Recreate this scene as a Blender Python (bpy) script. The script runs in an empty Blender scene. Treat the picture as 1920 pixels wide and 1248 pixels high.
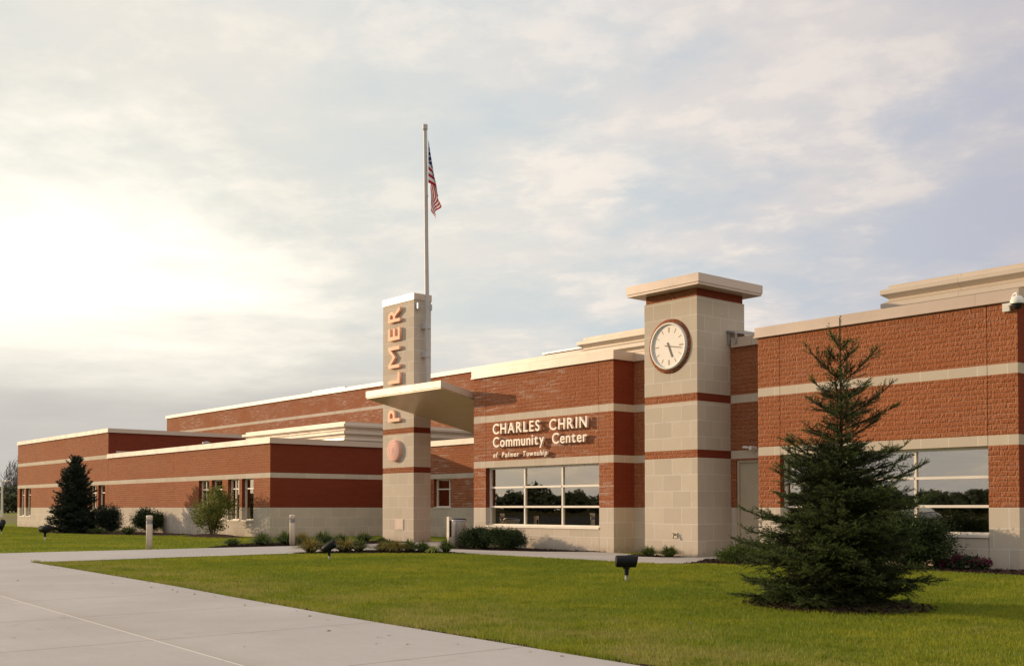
import bpy, math, random
import numpy as np
from mathutils import Vector, Matrix
random.seed(7)
sc = bpy.context.scene
COL = sc.collection
R = math.radians

# ------------------------------------------------------------------ camera
cam_d = bpy.data.cameras.new('camera')
cam = bpy.data.objects.new('camera', cam_d)
COL.objects.link(cam)
cam.location = (0, 0, 1.22)
cam.rotation_euler = (R(90 + 1.394), 0, R(49.894))
cam_d.sensor_width = 36.0
cam_d.lens = 36.0 * 2054 / 1920
cam_d.shift_y = 277 / 1920
cam_d.clip_start = 0.1
cam_d.clip_end = 5000
sc.camera = cam

# ------------------------------------------------------------------ sun
SUN_EL = 12.5
sdir = Vector((-0.885, -0.465, 0)).normalized() * math.cos(R(SUN_EL)) + Vector((0, 0, math.sin(R(SUN_EL))))
sd = bpy.data.lights.new('sun', 'SUN')
sd.energy = 4.3
sd.angle = R(0.6)
sd.color = (1.0, 0.74, 0.48)
sun = bpy.data.objects.new('sun', sd)
COL.objects.link(sun)
sun.rotation_euler = sdir.to_track_quat('Z', 'Y').to_euler()
sun.location = (-60, -40, 30)

# ------------------------------------------------------------------ world
class NT:
    """small helper for building node trees"""
    def __init__(s, tree):
        s.t = tree
        s.n = tree.nodes
        s.l = tree.links
    def node(s, typ, **kw):
        nd = s.n.new(typ)
        for k, v in kw.items():
            setattr(nd, k, v)
        return nd
    def put(s, sock, v):
        if v is None:
            return
        if isinstance(v, bpy.types.NodeSocket):
            s.l.new(v, sock)
        elif isinstance(v, (tuple, list)):
            if len(sock.default_value) == 4 and len(v) == 3:
                v = (*v, 1.0)
            sock.default_value = v
        else:
            sock.default_value = v
    def math(s, op, a, b=None, c=None, clamp=False):
        nd = s.node('ShaderNodeMath', operation=op, use_clamp=clamp)
        s.put(nd.inputs[0], a)
        s.put(nd.inputs[1], b)
        s.put(nd.inputs[2], c)
        return nd.outputs[0]
    def vmath(s, op, a, b=None, out=0):
        nd = s.node('ShaderNodeVectorMath', operation=op)
        s.put(nd.inputs[0], a)
        s.put(nd.inputs[1], b)
        return nd.outputs[out]
    def smooth(s, v, a, b, lo=0.0, hi=1.0, interp='SMOOTHSTEP'):
        nd = s.node('ShaderNodeMapRange', interpolation_type=interp)
        s.put(nd.inputs[0], v)
        nd.inputs[1].default_value = a
        nd.inputs[2].default_value = b
        nd.inputs[3].default_value = lo
        nd.inputs[4].default_value = hi
        return nd.outputs[0]
    def mix(s, f, a, b, blend='MIX'):
        nd = s.node('ShaderNodeMix', data_type='RGBA', blend_type=blend)
        s.put(nd.inputs[0], f)
        s.put(nd.inputs[6], a)
        s.put(nd.inputs[7], b)
        return nd.outputs[2]
    def noise(s, vec, scale, detail=4, rough=0.5, dist=0.0, col=False):
        nd = s.node('ShaderNodeTexNoise')
        s.put(nd.inputs['Vector'], vec)
        nd.inputs['Scale'].default_value = scale
        nd.inputs['Detail'].default_value = detail
        nd.inputs['Roughness'].default_value = rough
        nd.inputs['Distortion'].default_value = dist
        return nd.outputs[1 if col else 0]
    def comb(s, x, y, z):
        nd = s.node('ShaderNodeCombineXYZ')
        s.put(nd.inputs[0], x); s.put(nd.inputs[1], y); s.put(nd.inputs[2], z)
        return nd.outputs[0]
    def sep(s, v):
        nd = s.node('ShaderNodeSeparateXYZ')
        s.put(nd.inputs[0], v)
        return nd.outputs
    def ramp(s, f, stops):
        nd = s.node('ShaderNodeValToRGB')
        s.put(nd.inputs[0], f)
        cr = nd.color_ramp
        while len(cr.elements) < len(stops):
            cr.elements.new(0.5)
        for e, (p, c) in zip(cr.elements, stops):
            e.position = p
            e.color = (*c, 1) if len(c) == 3 else c
        return nd.outputs[0]

w = bpy.data.worlds.new('World')
sc.world = w
w.use_nodes = True
w.node_tree.nodes.clear()
N = NT(w.node_tree)
SK = 0.1                                   # background strength; cloud colours are given times 1/SK
d = N.vmath('NORMALIZE', N.node('ShaderNodeTexCoord').outputs['Generated'])
dx, dy, dz = N.sep(d)
sky = N.node('ShaderNodeTexSky', sky_type='NISHITA')
sky.sun_disc = False
sky.sun_elevation = R(SUN_EL)
sky.sun_rotation = math.atan2(sdir.x, sdir.y)
sky.dust_density = 2.0
# heading of the bright evening part of the sky
sunny = N.vmath('DOT_PRODUCT', d, (-0.93, 0.10, 0.10), 1)
sk = N.math('MULTIPLY_ADD', sunny, 0.5, 0.5)
clear = N.ramp(sk, [(0.0, (0.80, 0.73, 0.70)), (0.40, (0.70, 0.65, 0.64)), (0.74, (0.52, 0.525, 0.61)), (0.86, (0.62, 0.68, 0.71)), (0.96, (0.70, 0.745, 0.74))])  # first stops: unseen sky opposite, brightened to fill the shaded walls
warm = N.ramp(sk, [(0.0, (0.88, 0.79, 0.73)), (0.40, (0.78, 0.71, 0.68)), (0.74, (0.68, 0.63, 0.625)), (0.86, (0.85, 0.78, 0.735)), (0.96, (0.90, 0.85, 0.79))])
puffc = N.ramp(sk, [(0.0, (0.95, 0.86, 0.79)), (0.74, (0.82, 0.74, 0.68)), (0.86, (1.02, 0.92, 0.82)), (0.96, (1.10, 1.02, 0.90))])
# cloud deck, seen in perspective
zz = N.math('ADD', N.math('MAXIMUM', dz, 0.0), 0.13)
cv = N.comb(N.math('DIVIDE', dx, zz), N.math('DIVIDE', dy, zz), 0.0)
rot = N.node('ShaderNodeMapping')
rot.inputs['Rotation'].default_value = (0, 0, R(-38))
rot.inputs['Scale'].default_value = (1.15, 1.25, 1)
N.put(rot.inputs[0], cv)
cv = rot.outputs[0]
n1 = N.noise(cv, 0.62, 8, 0.55, 0.15)
n2 = N.noise(cv, 1.9, 8, 0.60, 0.12)
n3 = N.noise(cv, 0.40, 3, 0.5)
cl = N.math('ADD', N.math('MULTIPLY', n1, 0.62), N.math('MULTIPLY', n2, 0.38))
cl = N.smooth(cl, 0.42, 0.57)
cl = N.math('MULTIPLY', cl, N.smooth(n3, 0.30, 0.62, 0.35, 1.0))
base = N.mix(cl, clear, warm)
# billowed highlights
n4 = N.noise(cv, 5.0, 8, 0.62, 0.1)
puff = N.smooth(N.math('ADD', N.math('MULTIPLY', n2, 0.55), N.math('MULTIPLY', n4, 0.45)), 0.50, 0.61)
puff = N.math('MULTIPLY', puff, N.math('MULTIPLY', cl, 0.8))
def bank(cdir, r_in, r_out, flat):
    v_ = N.vmath('MULTIPLY', N.vmath('SUBTRACT', d, cdir), (1.0, 1.0, flat))
    l_ = N.math('ADD', N.vmath('LENGTH', v_, None, 1), N.math('ADD', N.math('MULTIPLY', N.math('SUBTRACT', n2, 0.5), -0.30), N.math('MULTIPLY', N.math('SUBTRACT', n4, 0.5), -0.16)))
    return N.smooth(l_, r_out, r_in)
edge = N.smooth(n4, 0.40, 0.60, 0.25, 1.0)
for cdir, ri, ro, fl_, amt in (((-0.70, 0.66, 0.282), 0.03, 0.15, 2.6, 0.80), ((-0.515, 0.775, 0.345), 0.03, 0.12, 1.1, 0.70), ((-0.76, 0.49, 0.415), 0.02, 0.16, 2.2, 0.55),
                               ((-0.82, 0.50, 0.26), 0.03, 0.14, 2.8, 0.6), ((-0.64, 0.66, 0.40), 0.02, 0.09, 1.5, 0.5)):
    puff = N.math('MAXIMUM', puff, N.math('MULTIPLY', N.math('MULTIPLY', bank(cdir, ri, ro, fl_), edge), amt))
base = N.mix(puff, base, puffc)
# glow of bright cloud at the left, away from the sun itself
gv = N.vmath('MULTIPLY', N.vmath('SUBTRACT', d, tuple(Vector((-0.945, 0.270, 0.175)).normalized())), (1.0, 0.80, 1.35))
g = N.vmath('LENGTH', gv, None, 1)
gn = N.math('MULTIPLY', N.math('SUBTRACT', N.math('ADD', N.math('MULTIPLY', n1, 0.5), N.math('MULTIPLY', n2, 0.5)), 0.5), 0.55)
g = N.math('SUBTRACT', g, gn)
g1 = N.smooth(g, 0.27, 0.02)
g2 = N.smooth(g, 0.56, 0.10)
base = N.mix(N.math('MULTIPLY', g2, 0.55), base, (0.97, 0.89, 0.74))
base = N.mix(N.math('MULTIPLY', g1, 0.92), base, (1.5, 1.42, 1.2))
# grey bank low over the horizon
lown = N.noise(N.comb(N.math('MULTIPLY', dx, 2.2), N.math('MULTIPLY', dy, 2.2), N.math('MULTIPLY', dz, 16)), 1.6, 5, 0.55)
low = N.math('MULTIPLY', N.smooth(N.math('ADD', dz, N.math('MULTIPLY', N.math('SUBTRACT', lown, 0.5), 0.10)), 0.195, 0.07), N.smooth(sunny, 0.74, 0.90, 0.05, 0.92))
base = N.mix(low, base, (0.555, 0.53, 0.505))
base = N.mix(N.smooth(dz, 0.0, -0.02), base, (0.16, 0.14, 0.12))
base = N.mix(N.smooth(dz, 0.44, 0.85), base, N.mix(0.5, base, (1.3, 1.27, 1.25)))  # overhead sky above the frame, lightened as extra fill for the shade
cloud = N.vmath('SCALE', base)
cloud.node.inputs['Scale'].default_value = 1.0 / SK
fin = N.mix(0.94, sky.outputs[0], cloud)
bg = N.node('ShaderNodeBackground')
N.put(bg.inputs[0], fin)
bg.inputs[1].default_value = SK
wo = N.node('ShaderNodeOutputWorld')
N.l.new(bg.outputs[0], wo.inputs[0])

sc.view_settings.view_transform = 'Standard'
sc.view_settings.look = 'None'
sc.view_settings.exposure = 0.0
sc.view_settings.gamma = 1.0
sc.render.engine = 'CYCLES'
sc.cycles.use_denoising = True
sc.cycles.max_bounces = 8
sc.cycles.transparent_max_bounces = 12

# ------------------------------------------------------------------ materials
M = {}
def mat(name, rough=0.8, metal=0.0, spec=0.3):
    m = bpy.data.materials.new(name)
    m.use_nodes = True
    nt = NT(m.node_tree)
    b = m.node_tree.nodes['Principled BSDF']
    b.inputs['Roughness'].default_value = rough
    b.inputs['Metallic'].default_value = metal
    b.inputs['Specular IOR Level'].default_value = spec
    M[name] = m
    return m, nt, b
def bump(nt, b, h, strength, dist):
    bp = nt.node('ShaderNodeBump')
    nt.put(bp.inputs['Strength'], strength)
    bp.inputs['Distance'].default_value = dist
    nt.put(bp.inputs['Height'], h)
    nt.l.new(bp.outputs[0], b.inputs['Normal'])
def plain(name, col, rough=0.6, metal=0.0, spec=0.4, var=0.12, scale=3.0, bmp=0.0):
    m, nt, b = mat(name, rough, metal, spec)
    p = nt.node('ShaderNodeNewGeometry').outputs['Position']
    n = nt.noise(p, scale, 5, 0.6)
    lo = tuple(c * (1 - var) for c in col); hi = tuple(min(1, c * (1 + var)) for c in col)
    nt.put(b.inputs['Base Color'], nt.mix(nt.smooth(n, 0.3, 0.7), lo, hi))
    if bmp:
        bump(nt, b, nt.noise(p, scale * 12, 4, 0.6), bmp, 0.01)
    return m
def wallcoords(nt, zoff=0.0):
    """u runs along whichever wall the face lies in, v is height"""
    g = nt.node('ShaderNodeNewGeometry')
    px, py, pz = nt.sep(g.outputs['Position'])
    nx, ny, nz = nt.sep(g.outputs['True Normal'])
    f = nt.math('GREATER_THAN', nt.math('ABSOLUTE', ny), 0.5)
    mx = nt.node('ShaderNodeMix', data_type='FLOAT')
    nt.put(mx.inputs[0], f); nt.put(mx.inputs[2], nt.math('ADD', py, 0.13)); nt.put(mx.inputs[3], px)
    return mx.outputs[0], nt.math('ADD', pz, zoff), g.outputs['Position'], f
def bricktex(nt, vec, c1, c2, mortar, bw, rh, ms, smooth=0.1):
    t = nt.node('ShaderNodeTexBrick')
    nt.put(t.inputs['Vector'], vec)
    nt.put(t.inputs['Color1'], c1); nt.put(t.inputs['Color2'], c2); nt.put(t.inputs['Mortar'], mortar)
    t.inputs['Scale'].default_value = 1.0
    t.inputs['Mortar Size'].default_value = ms
    t.inputs['Mortar Smooth'].default_value = smooth
    t.inputs['Bias'].default_value = 0.0
    t.inputs['Brick Width'].default_value = bw
    t.inputs['Row Height'].default_value = rh
    return t

def brick_mat(name, bloom=0.0, rock=1.0, bw=0.305, rh=0.1016, patches=()):
    m, nt, b = mat(name, 0.86, 0.0, 0.15)
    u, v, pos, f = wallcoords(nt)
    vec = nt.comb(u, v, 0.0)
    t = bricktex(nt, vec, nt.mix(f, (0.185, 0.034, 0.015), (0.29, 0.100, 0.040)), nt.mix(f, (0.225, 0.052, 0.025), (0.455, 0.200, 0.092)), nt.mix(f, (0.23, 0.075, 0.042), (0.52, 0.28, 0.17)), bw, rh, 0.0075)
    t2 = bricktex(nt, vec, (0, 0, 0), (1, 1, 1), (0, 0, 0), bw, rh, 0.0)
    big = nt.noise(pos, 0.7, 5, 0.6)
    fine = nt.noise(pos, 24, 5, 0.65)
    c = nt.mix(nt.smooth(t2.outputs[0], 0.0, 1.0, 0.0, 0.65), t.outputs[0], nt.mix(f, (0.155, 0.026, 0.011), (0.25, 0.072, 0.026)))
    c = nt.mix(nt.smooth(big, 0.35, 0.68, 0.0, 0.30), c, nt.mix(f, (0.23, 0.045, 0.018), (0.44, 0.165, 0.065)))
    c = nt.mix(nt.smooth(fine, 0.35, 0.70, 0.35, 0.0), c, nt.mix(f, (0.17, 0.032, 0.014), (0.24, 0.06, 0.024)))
    if bloom > 0:
        streak = nt.noise(nt.comb(nt.math('MULTIPLY', u, 0.9), nt.math('MULTIPLY', v, 7.0), 0), 1.3, 5, 0.65)
        area = nt.noise(nt.comb(nt.math('MULTIPLY', u, 0.35), nt.math('MULTIPLY', v, 0.6), 3.0), 1.0, 3, 0.5)
        mk = nt.math('MULTIPLY', nt.smooth(streak, 0.44, 0.64), nt.smooth(area, 0.40, 0.56))
        cell = nt.smooth(t2.outputs[0], 0.2, 0.9, 0.25, 1.0)
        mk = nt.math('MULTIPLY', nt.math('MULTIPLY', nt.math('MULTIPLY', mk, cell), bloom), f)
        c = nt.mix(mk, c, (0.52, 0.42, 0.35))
    nt.put(b.inputs['Base Color'], c)
    # split face: coarse chipped relief inside every unit, recessed joints; side walls are laid smoother
    vor = nt.node('ShaderNodeTexVoronoi', feature='F1')
    nt.put(vor.inputs['Vector'], nt.comb(nt.math('MULTIPLY', u, 30), nt.math('MULTIPLY', v, 19), 0.0))
    vor.inputs['Scale'].default_value = 1.0
    rn = nt.noise(nt.comb(nt.math('MULTIPLY', u, 24), nt.math('MULTIPLY', v, 13), 0.0), 1.0, 3, 0.6, 0.6)
    pil = bricktex(nt, vec, (0, 0, 0), (0, 0, 0), (0, 0, 0), bw, rh, 0.034, 1.0)
    rel = nt.math('ADD', nt.math('MULTIPLY', rn, 1.45), nt.math('MULTIPLY', vor.outputs['Distance'], 0.6))
    rel = nt.math('ADD', rel, nt.math('MULTIPLY', t2.outputs[0], 0.25))
    rel = nt.math('SUBTRACT', rel, nt.math('MULTIPLY', pil.outputs['Fac'], 0.42))
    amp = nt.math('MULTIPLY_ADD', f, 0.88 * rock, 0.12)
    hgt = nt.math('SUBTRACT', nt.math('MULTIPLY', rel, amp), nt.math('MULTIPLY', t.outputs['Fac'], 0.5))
    bump(nt, b, hgt, 0.85, 0.030)
    return m
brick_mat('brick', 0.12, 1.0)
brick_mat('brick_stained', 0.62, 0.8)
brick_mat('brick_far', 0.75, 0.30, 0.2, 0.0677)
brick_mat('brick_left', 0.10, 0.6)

def stone_mat(name, zoff, bw=0.61, rh=0.4067, col=(0.57, 0.495, 0.395)):
    m, nt, b = mat(name, 0.85, 0.0, 0.2)
    u, v, pos, f = wallcoords(nt, zoff)
    vec = nt.comb(u, v, 0.0)
    c2 = tuple(x * 0.87 for x in col)
    t = bricktex(nt, vec, col, c2, (0.64, 0.60, 0.53), bw, rh, 0.009)
    big = nt.noise(pos, 1.6, 6, 0.65)
    fine = nt.noise(pos, 60, 4, 0.7)
    c = nt.mix(nt.smooth(big, 0.3, 0.75, 0.0, 0.35), t.outputs[0], tuple(x * 0.78 for x in col))
    c = nt.mix(nt.smooth(fine, 0.4, 0.7, 0.0, 0.18), c, (0.25, 0.2, 0.14))
    # splash dirt near the soil
    pz = nt.sep(pos)[2]
    dirt = nt.math('MULTIPLY', nt.smooth(pz, 0.28, 0.0), nt.smooth(nt.noise(pos, 5, 5, 0.7), 0.35, 0.65))
    c = nt.mix(nt.math('MULTIPLY', dirt, 0.45), c, (0.20, 0.13, 0.08))
    nt.put(b.inputs['Base Color'], c)
    h = nt.math('ADD', nt.math('MULTIPLY', fine, 0.12), nt.math('MULTIPLY', t.outputs['Fac'], -0.25))
    bump(nt, b, h, 0.35, 0.01)
    return m
stone_mat('stone_low', 0.0)
stone_mat('stone_mid', -2.64 + 0.4067 * 8, rh=0.3967)
stone_mat('stone_top', -4.03 + 0.4 * 12, rh=0.395)
stone_mat('stone_band', 50.0, 0.61, 100.0)

def metal_panel(name, col, rough=0.42, seam=3.05):
    m, nt, b = mat(name, rough, 0.04, 0.5)
    u, v, pos, f = wallcoords(nt, 50)
    t = bricktex(nt, nt.comb(u, v, 0), col, tuple(c * 0.93 for c in col), tuple(c * 0.55 for c in col), seam, 100.0, 0.006)
    n = nt.noise(pos, 0.9, 4, 0.5)
    nt.put(b.inputs['Base Color'], nt.mix(nt.smooth(n, 0.3, 0.7, 0.0, 0.16), t.outputs[0], tuple(c * 0.75 for c in col)))
    nt.put(b.inputs['Roughness'], nt.smooth(nt.noise(pos, 1.7, 4, 0.6), 0.3, 0.7, rough - 0.07, rough + 0.07))
    bump(nt, b, nt.noise(pos, 1.2, 3, 0.5), 0.15, 0.02)
    b.inputs['Coat Weight'].default_value = 0.22
    b.inputs['Coat Roughness'].default_value = 0.26
    return m
metal_panel('coping', (0.55, 0.44, 0.35), 0.38)
metal_panel('cornice', (0.58, 0.49, 0.375), 0.45, 3.6)
metal_panel('soffit', (0.60, 0.44, 0.255), 0.36, 1.4)
plain('frame', (0.72, 0.66, 0.56), 0.38, 0.0, 0.5, 0.05)
plain('steel', (0.36, 0.36, 0.37), 0.45, 0.6, 0.5, 0.08, 8)
plain('pole', (0.44, 0.43, 0.41), 0.55, 0.2, 0.4, 0.06, 3)
plain('black_paint', (0.008, 0.008, 0.009), 0.6, 0.0, 0.2, 0.2, 20)
plain('black_plastic', (0.018, 0.017, 0.018), 0.5, 0.0, 0.4, 0.2, 20)
plain('white_paint', (0.68, 0.66, 0.60), 0.4, 0.0, 0.45, 0.05)
plain('bollard', (0.60, 0.52, 0.42), 0.55, 0.0, 0.35, 0.08, 6)
plain('plaque', (0.66, 0.53, 0.43), 0.8, 0.0, 0.2, 0.06, 9)
plain('door', (0.46, 0.40, 0.29), 0.45, 0.0, 0.4, 0.05, 2)
plain('letter', (0.78, 0.66, 0.54), 0.38, 0.0, 0.5, 0.04)
plain('letter_copper', (0.92, 0.50, 0.32), 0.6, 0.0, 0.3, 0.05)
plain('emblem', (0.80, 0.48, 0.385), 0.8, 0.0, 0.1, 0.05)
plain('emblem_line', (0.68, 0.45, 0.41), 0.8, 0.0, 0.1, 0.05)
plain('clock_face', (0.74, 0.69, 0.62), 0.5, 0.0, 0.4, 0.02)
plain('bronze', (0.06, 0.042, 0.022), 0.4, 0.4, 0.5, 0.1)
plain('brass_mark', (0.22, 0.16, 0.07), 0.4, 0.3, 0.5, 0.1)
plain('interior', (0.12, 0.10, 0.08), 0.9, 0.0, 0.1, 0.3, 0.6)
plain('curtain', (0.55, 0.52, 0.46), 0.9, 0.0, 0.1, 0.1, 3)
plain('membrane', (0.20, 0.19, 0.18), 0.9, 0.0, 0.2, 0.1, 2)
plain('bark', (0.055, 0.038, 0.026), 0.9, 0.0, 0.1, 0.35, 25, 0.5)
plain('conduit', (0.62, 0.58, 0.48), 0.5, 0.0, 0.3, 0.08)
plain('lens', (0.42, 0.42, 0.40), 0.12, 0.0, 0.7, 0.02)
plain('asphalt', (0.030, 0.029, 0.028), 0.95, 0.0, 0.0, 0.2, 1.0, 0.2)
plain('car_paint', (0.20, 0.20, 0.22), 0.3, 0.3, 0.5, 0.02)

def leafmat(name, a, bcol, trans=0.25, scale=3.0, rough=0.6):
    m, nt, b = mat(name, rough, 0.0, 0.25)
    g = nt.node('ShaderNodeNewGeometry')
    n = nt.noise(g.outputs['Position'], scale, 3, 0.6)
    isl = g.outputs['Random Per Island']
    f = nt.math('ADD', nt.math('MULTIPLY', nt.smooth(n, 0.3, 0.7), 0.55), nt.math('MULTIPLY', isl, 0.45))
    c = nt.mix(f, a, bcol)
    nt.put(b.inputs['Base Color'], c)
    if trans:
        tr = nt.node('ShaderNodeBsdfTranslucent')
        nt.put(tr.inputs[0], c)
        mx = nt.node('ShaderNodeMixShader')
        mx.inputs[0].default_value = trans
        nt.l.new(b.outputs[0], mx.inputs[1]); nt.l.new(tr.outputs[0], mx.inputs[2])
        nt.l.new(mx.outputs[0], m.node_tree.nodes['Material Output'].inputs[0])
    return m
leafmat('spruce_needle', (0.014, 0.025, 0.005), (0.046, 0.066, 0.012), 0.10, 2.0)
leafmat('young_needle', (0.045, 0.080, 0.016), (0.11, 0.15, 0.03), 0.2, 2.0)
leafmat('blue_spruce_needle', (0.012, 0.022, 0.014), (0.030, 0.048, 0.026), 0.08, 1.5)
leafmat('yew_leaf', (0.012, 0.024, 0.006), (0.04, 0.068, 0.014), 0.10, 3.0)
leafmat('shrub_leaf', (0.065, 0.11, 0.02), (0.21, 0.20, 0.04), 0.3, 3.0)
leafmat('clump_leaf', (0.035, 0.065, 0.012), (0.13, 0.17, 0.035), 0.3, 4.0)
leafmat('dry_clump_leaf', (0.10, 0.11, 0.02), (0.33, 0.24, 0.06), 0.3, 4.0)
leafmat('hosta_leaf', (0.12, 0.19, 0.03), (0.42, 0.44, 0.08), 0.3, 6.0)
leafmat('dead_leaf', (0.10, 0.055, 0.025), (0.26, 0.17, 0.07), 0.0, 3.0)
leafmat('azalea_leaf', (0.02, 0.035, 0.012), (0.04, 0.06, 0.02), 0.1, 6.0)
leafmat('azalea_flower', (0.13, 0.012, 0.05), (0.26, 0.03, 0.11), 0.2, 6.0)
leafmat('far_leaf', (0.05, 0.065, 0.032), (0.11, 0.115, 0.055), 0.1, 0.05)
leafmat('bare_twig', (0.15, 0.135, 0.125), (0.24, 0.21, 0.19), 0.0, 0.1)

def lawn_color(nt, pos):
    big = nt.noise(pos, 0.35, 4, 0.6)
    mid = nt.noise(pos, 1.6, 5, 0.65)
    c = nt.mix(nt.smooth(big, 0.35, 0.65), (0.165, 0.215, 0.014), (0.300, 0.300, 0.022))
    c = nt.mix(nt.smooth(mid, 0.40, 0.66, 0.0, 0.6), c, (0.14, 0.20, 0.014))
    small = nt.noise(pos, 6.0, 4, 0.7)
    c = nt.mix(nt.smooth(small, 0.58, 0.72, 0.0, 0.5), c, (0.34, 0.29, 0.08))
    c = nt.mix(nt.smooth(nt.noise(pos, 0.8, 5, 0.7), 0.58, 0.70, 0.0, 0.45), c, (0.34, 0.29, 0.07))
    c = nt.mix(nt.smooth(small, 0.42, 0.30, 0.0, 0.45), c, (0.075, 0.125, 0.012))
    x, y, z = nt.sep(pos)
    # dry scorched strip beside the concrete
    e = nt.math('SUBTRACT', y, nt.math('MULTIPLY_ADD', x, -0.066, 5.75))
    strip = nt.math('MULTIPLY', nt.smooth(e, 3.2, 0.5), nt.smooth(nt.noise(pos, 0.9, 5, 0.7), 0.42, 0.60))
    front = nt.math('MULTIPLY', nt.math('GREATER_THAN', x, -26.0), nt.math('LESS_THAN', y, 14.0))
    c = nt.mix(nt.math('MULTIPLY', nt.math('MULTIPLY', strip, front), 0.75), c, (0.36, 0.31, 0.09))
    return c
m, nt, b = mat('lawn', 0.9, 0.0, 0.1)
pos = nt.node('ShaderNodeNewGeometry').outputs['Position']
c = lawn_color(nt, pos)
fn = nt.noise(pos, 28, 5, 0.75)
c = nt.mix(nt.smooth(fn, 0.35, 0.65, 0.55, 0.0), c, (0.065, 0.09, 0.009))
nt.put(b.inputs['Base Color'], c)
bump(nt, b, nt.math('ADD', fn, nt.noise(pos, 4, 4, 0.6)), 0.9, 0.05)
m, nt, b = mat('grass_blade', 0.7, 0.0, 0.15)
g_ = nt.node('ShaderNodeNewGeometry')
c = lawn_color(nt, g_.outputs['Position'])
isl = g_.outputs['Random Per Island']
c = nt.mix(nt.smooth(isl, 0.0, 0.5, 0.5, 0.0), c, (0.09, 0.155, 0.014))
c = nt.mix(nt.smooth(isl, 0.86, 1.0, 0.0, 0.6), c, (0.38, 0.33, 0.11))
nt.put(b.inputs['Base Color'], c)
tr = nt.node('ShaderNodeBsdfTranslucent'); nt.put(tr.inputs[0], c)
mx = nt.node('ShaderNodeMixShader'); mx.inputs[0].default_value = 0.35
nt.l.new(b.outputs[0], mx.inputs[1]); nt.l.new(tr.outputs[0], mx.inputs[2])
nt.l.new(mx.outputs[0], m.node_tree.nodes['Material Output'].inputs[0])

m, nt, b = mat('field', 0.95, 0.0, 0.0)
pos = nt.node('ShaderNodeNewGeometry').outputs['Position']
n = nt.noise(pos, 0.03, 4, 0.6)
nt.put(b.inputs['Base Color'], nt.mix(nt.smooth(n, 0.4, 0.6), (0.22, 0.17, 0.12), (0.20, 0.19, 0.08)))

plain('meadow', (0.030, 0.026, 0.014), 0.95, 0, 0.0, .4, .05)
m, nt, b = mat('concrete', 0.85, 0.0, 0.25)
pos = nt.node('ShaderNodeNewGeometry').outputs['Position']
x, y, z = nt.sep(pos)
big = nt.noise(pos, 0.35, 6, 0.65)
mid = nt.noise(nt.comb(nt.math('MULTIPLY', x, 1.0), nt.math('MULTIPLY', y, 5.0), z), 2.2, 6, 0.7)
fin = nt.noise(pos, 70, 4, 0.7)
c = nt.mix(nt.smooth(big, 0.3, 0.7), (0.375, 0.348, 0.322), (0.455, 0.425, 0.395))
c = nt.mix(nt.smooth(mid, 0.35, 0.75, 0.0, 0.30), c, (0.35, 0.325, 0.30))
c = nt.mix(nt.smooth(fin, 0.4, 0.75, 0.0, 0.22), c, (0.22, 0.2, 0.17))
# tooled joints across the slab and one sealed long joint
cross = nt.math('ABSOLUTE', nt.math('SUBTRACT', nt.math('FLOORED_MODULO', nt.math('ADD', nt.math('MULTIPLY_ADD', y, 0.012, x), 100.0 * 2.53 + 9.64 + 1.265), 2.53), 1.265))
front = nt.math('LESS_THAN', y, 6.05)
jx = nt.math('MULTIPLY', nt.math('LESS_THAN', cross, 0.009), 1.0)
le = nt.math('SUBTRACT', y, nt.math('MULTIPLY_ADD', x, -0.0595, 3.352))
lj = nt.math('LESS_THAN', nt.math('ABSOLUTE', le), 0.010)
ljd = nt.math('LESS_THAN', nt.math('ABSOLUTE', nt.math('SUBTRACT', le, 0.016)), 0.005)
wy = nt.math('ABSOLUTE', nt.math('SUBTRACT', nt.math('FLOORED_MODULO', nt.math('ADD', y, 0.4), 1.6), 0.8))
jw = nt.math('MULTIPLY', nt.math('LESS_THAN', wy, 0.008), nt.math('GREATER_THAN', y, 8.0))
side = nt.math('MULTIPLY', nt.smooth(le, 0.0, 0.35, 0.22, 0.0), nt.math('GREATER_THAN', le, 0.0))
c = nt.mix(side, c, (0.30, 0.25, 0.17))
wn = nt.node('ShaderNodeTexWhiteNoise', noise_dimensions='2D')
nt.put(wn.inputs['Vector'], nt.comb(nt.math('FLOOR', nt.math('DIVIDE', nt.math('ADD', nt.math('MULTIPLY_ADD', y, 0.012, x), 100.0 * 2.53 + 9.64), 2.53)), nt.math('GREATER_THAN', nt.math('SUBTRACT', y, nt.math('MULTIPLY_ADD', x, -0.0595, 3.352)), 0.0), 0.0))
c = nt.mix(nt.math('MULTIPLY', wn.outputs[0], 0.16), c, (0.30, 0.28, 0.255))
stain = nt.smooth(nt.noise(pos, 0.9, 7, 0.72, 0.8), 0.56, 0.74)
c = nt.mix(nt.math('MULTIPLY', stain, 0.42), c, (0.30, 0.26, 0.215))
crk = nt.node('ShaderNodeTexVoronoi', feature='DISTANCE_TO_EDGE')
nt.put(crk.inputs['Vector'], nt.vmath('ADD', pos, nt.vmath('SCALE', nt.noise(pos, 1.3, 4, 0.6, col=True)))); crk.inputs['Scale'].default_value = 0.13
ck_ = nt.math('MULTIPLY', nt.math('LESS_THAN', crk.outputs['Distance'], 0.0006), nt.smooth(nt.noise(pos, 0.5, 2, 0.5), 0.5, 0.56))
c = nt.mix(nt.math('MULTIPLY', ck_, 0.5), c, (0.2, 0.17, 0.14))
c = nt.mix(nt.math('MULTIPLY', jx, 0.9), c, (0.17, 0.15, 0.125))
c = nt.mix(nt.math('MULTIPLY', jw, 0.5), c, (0.17, 0.15, 0.125))
c = nt.mix(nt.math('MULTIPLY', lj, 0.85), c, (0.66, 0.61, 0.53))
c = nt.mix(nt.math('MULTIPLY', ljd, 0.45), c, (0.2, 0.17, 0.14))
nt.put(b.inputs['Base Color'], c)
bump(nt, b, nt.math('ADD', fin, nt.math('MULTIPLY', mid, 0.6)), 0.25, 0.006)

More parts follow.
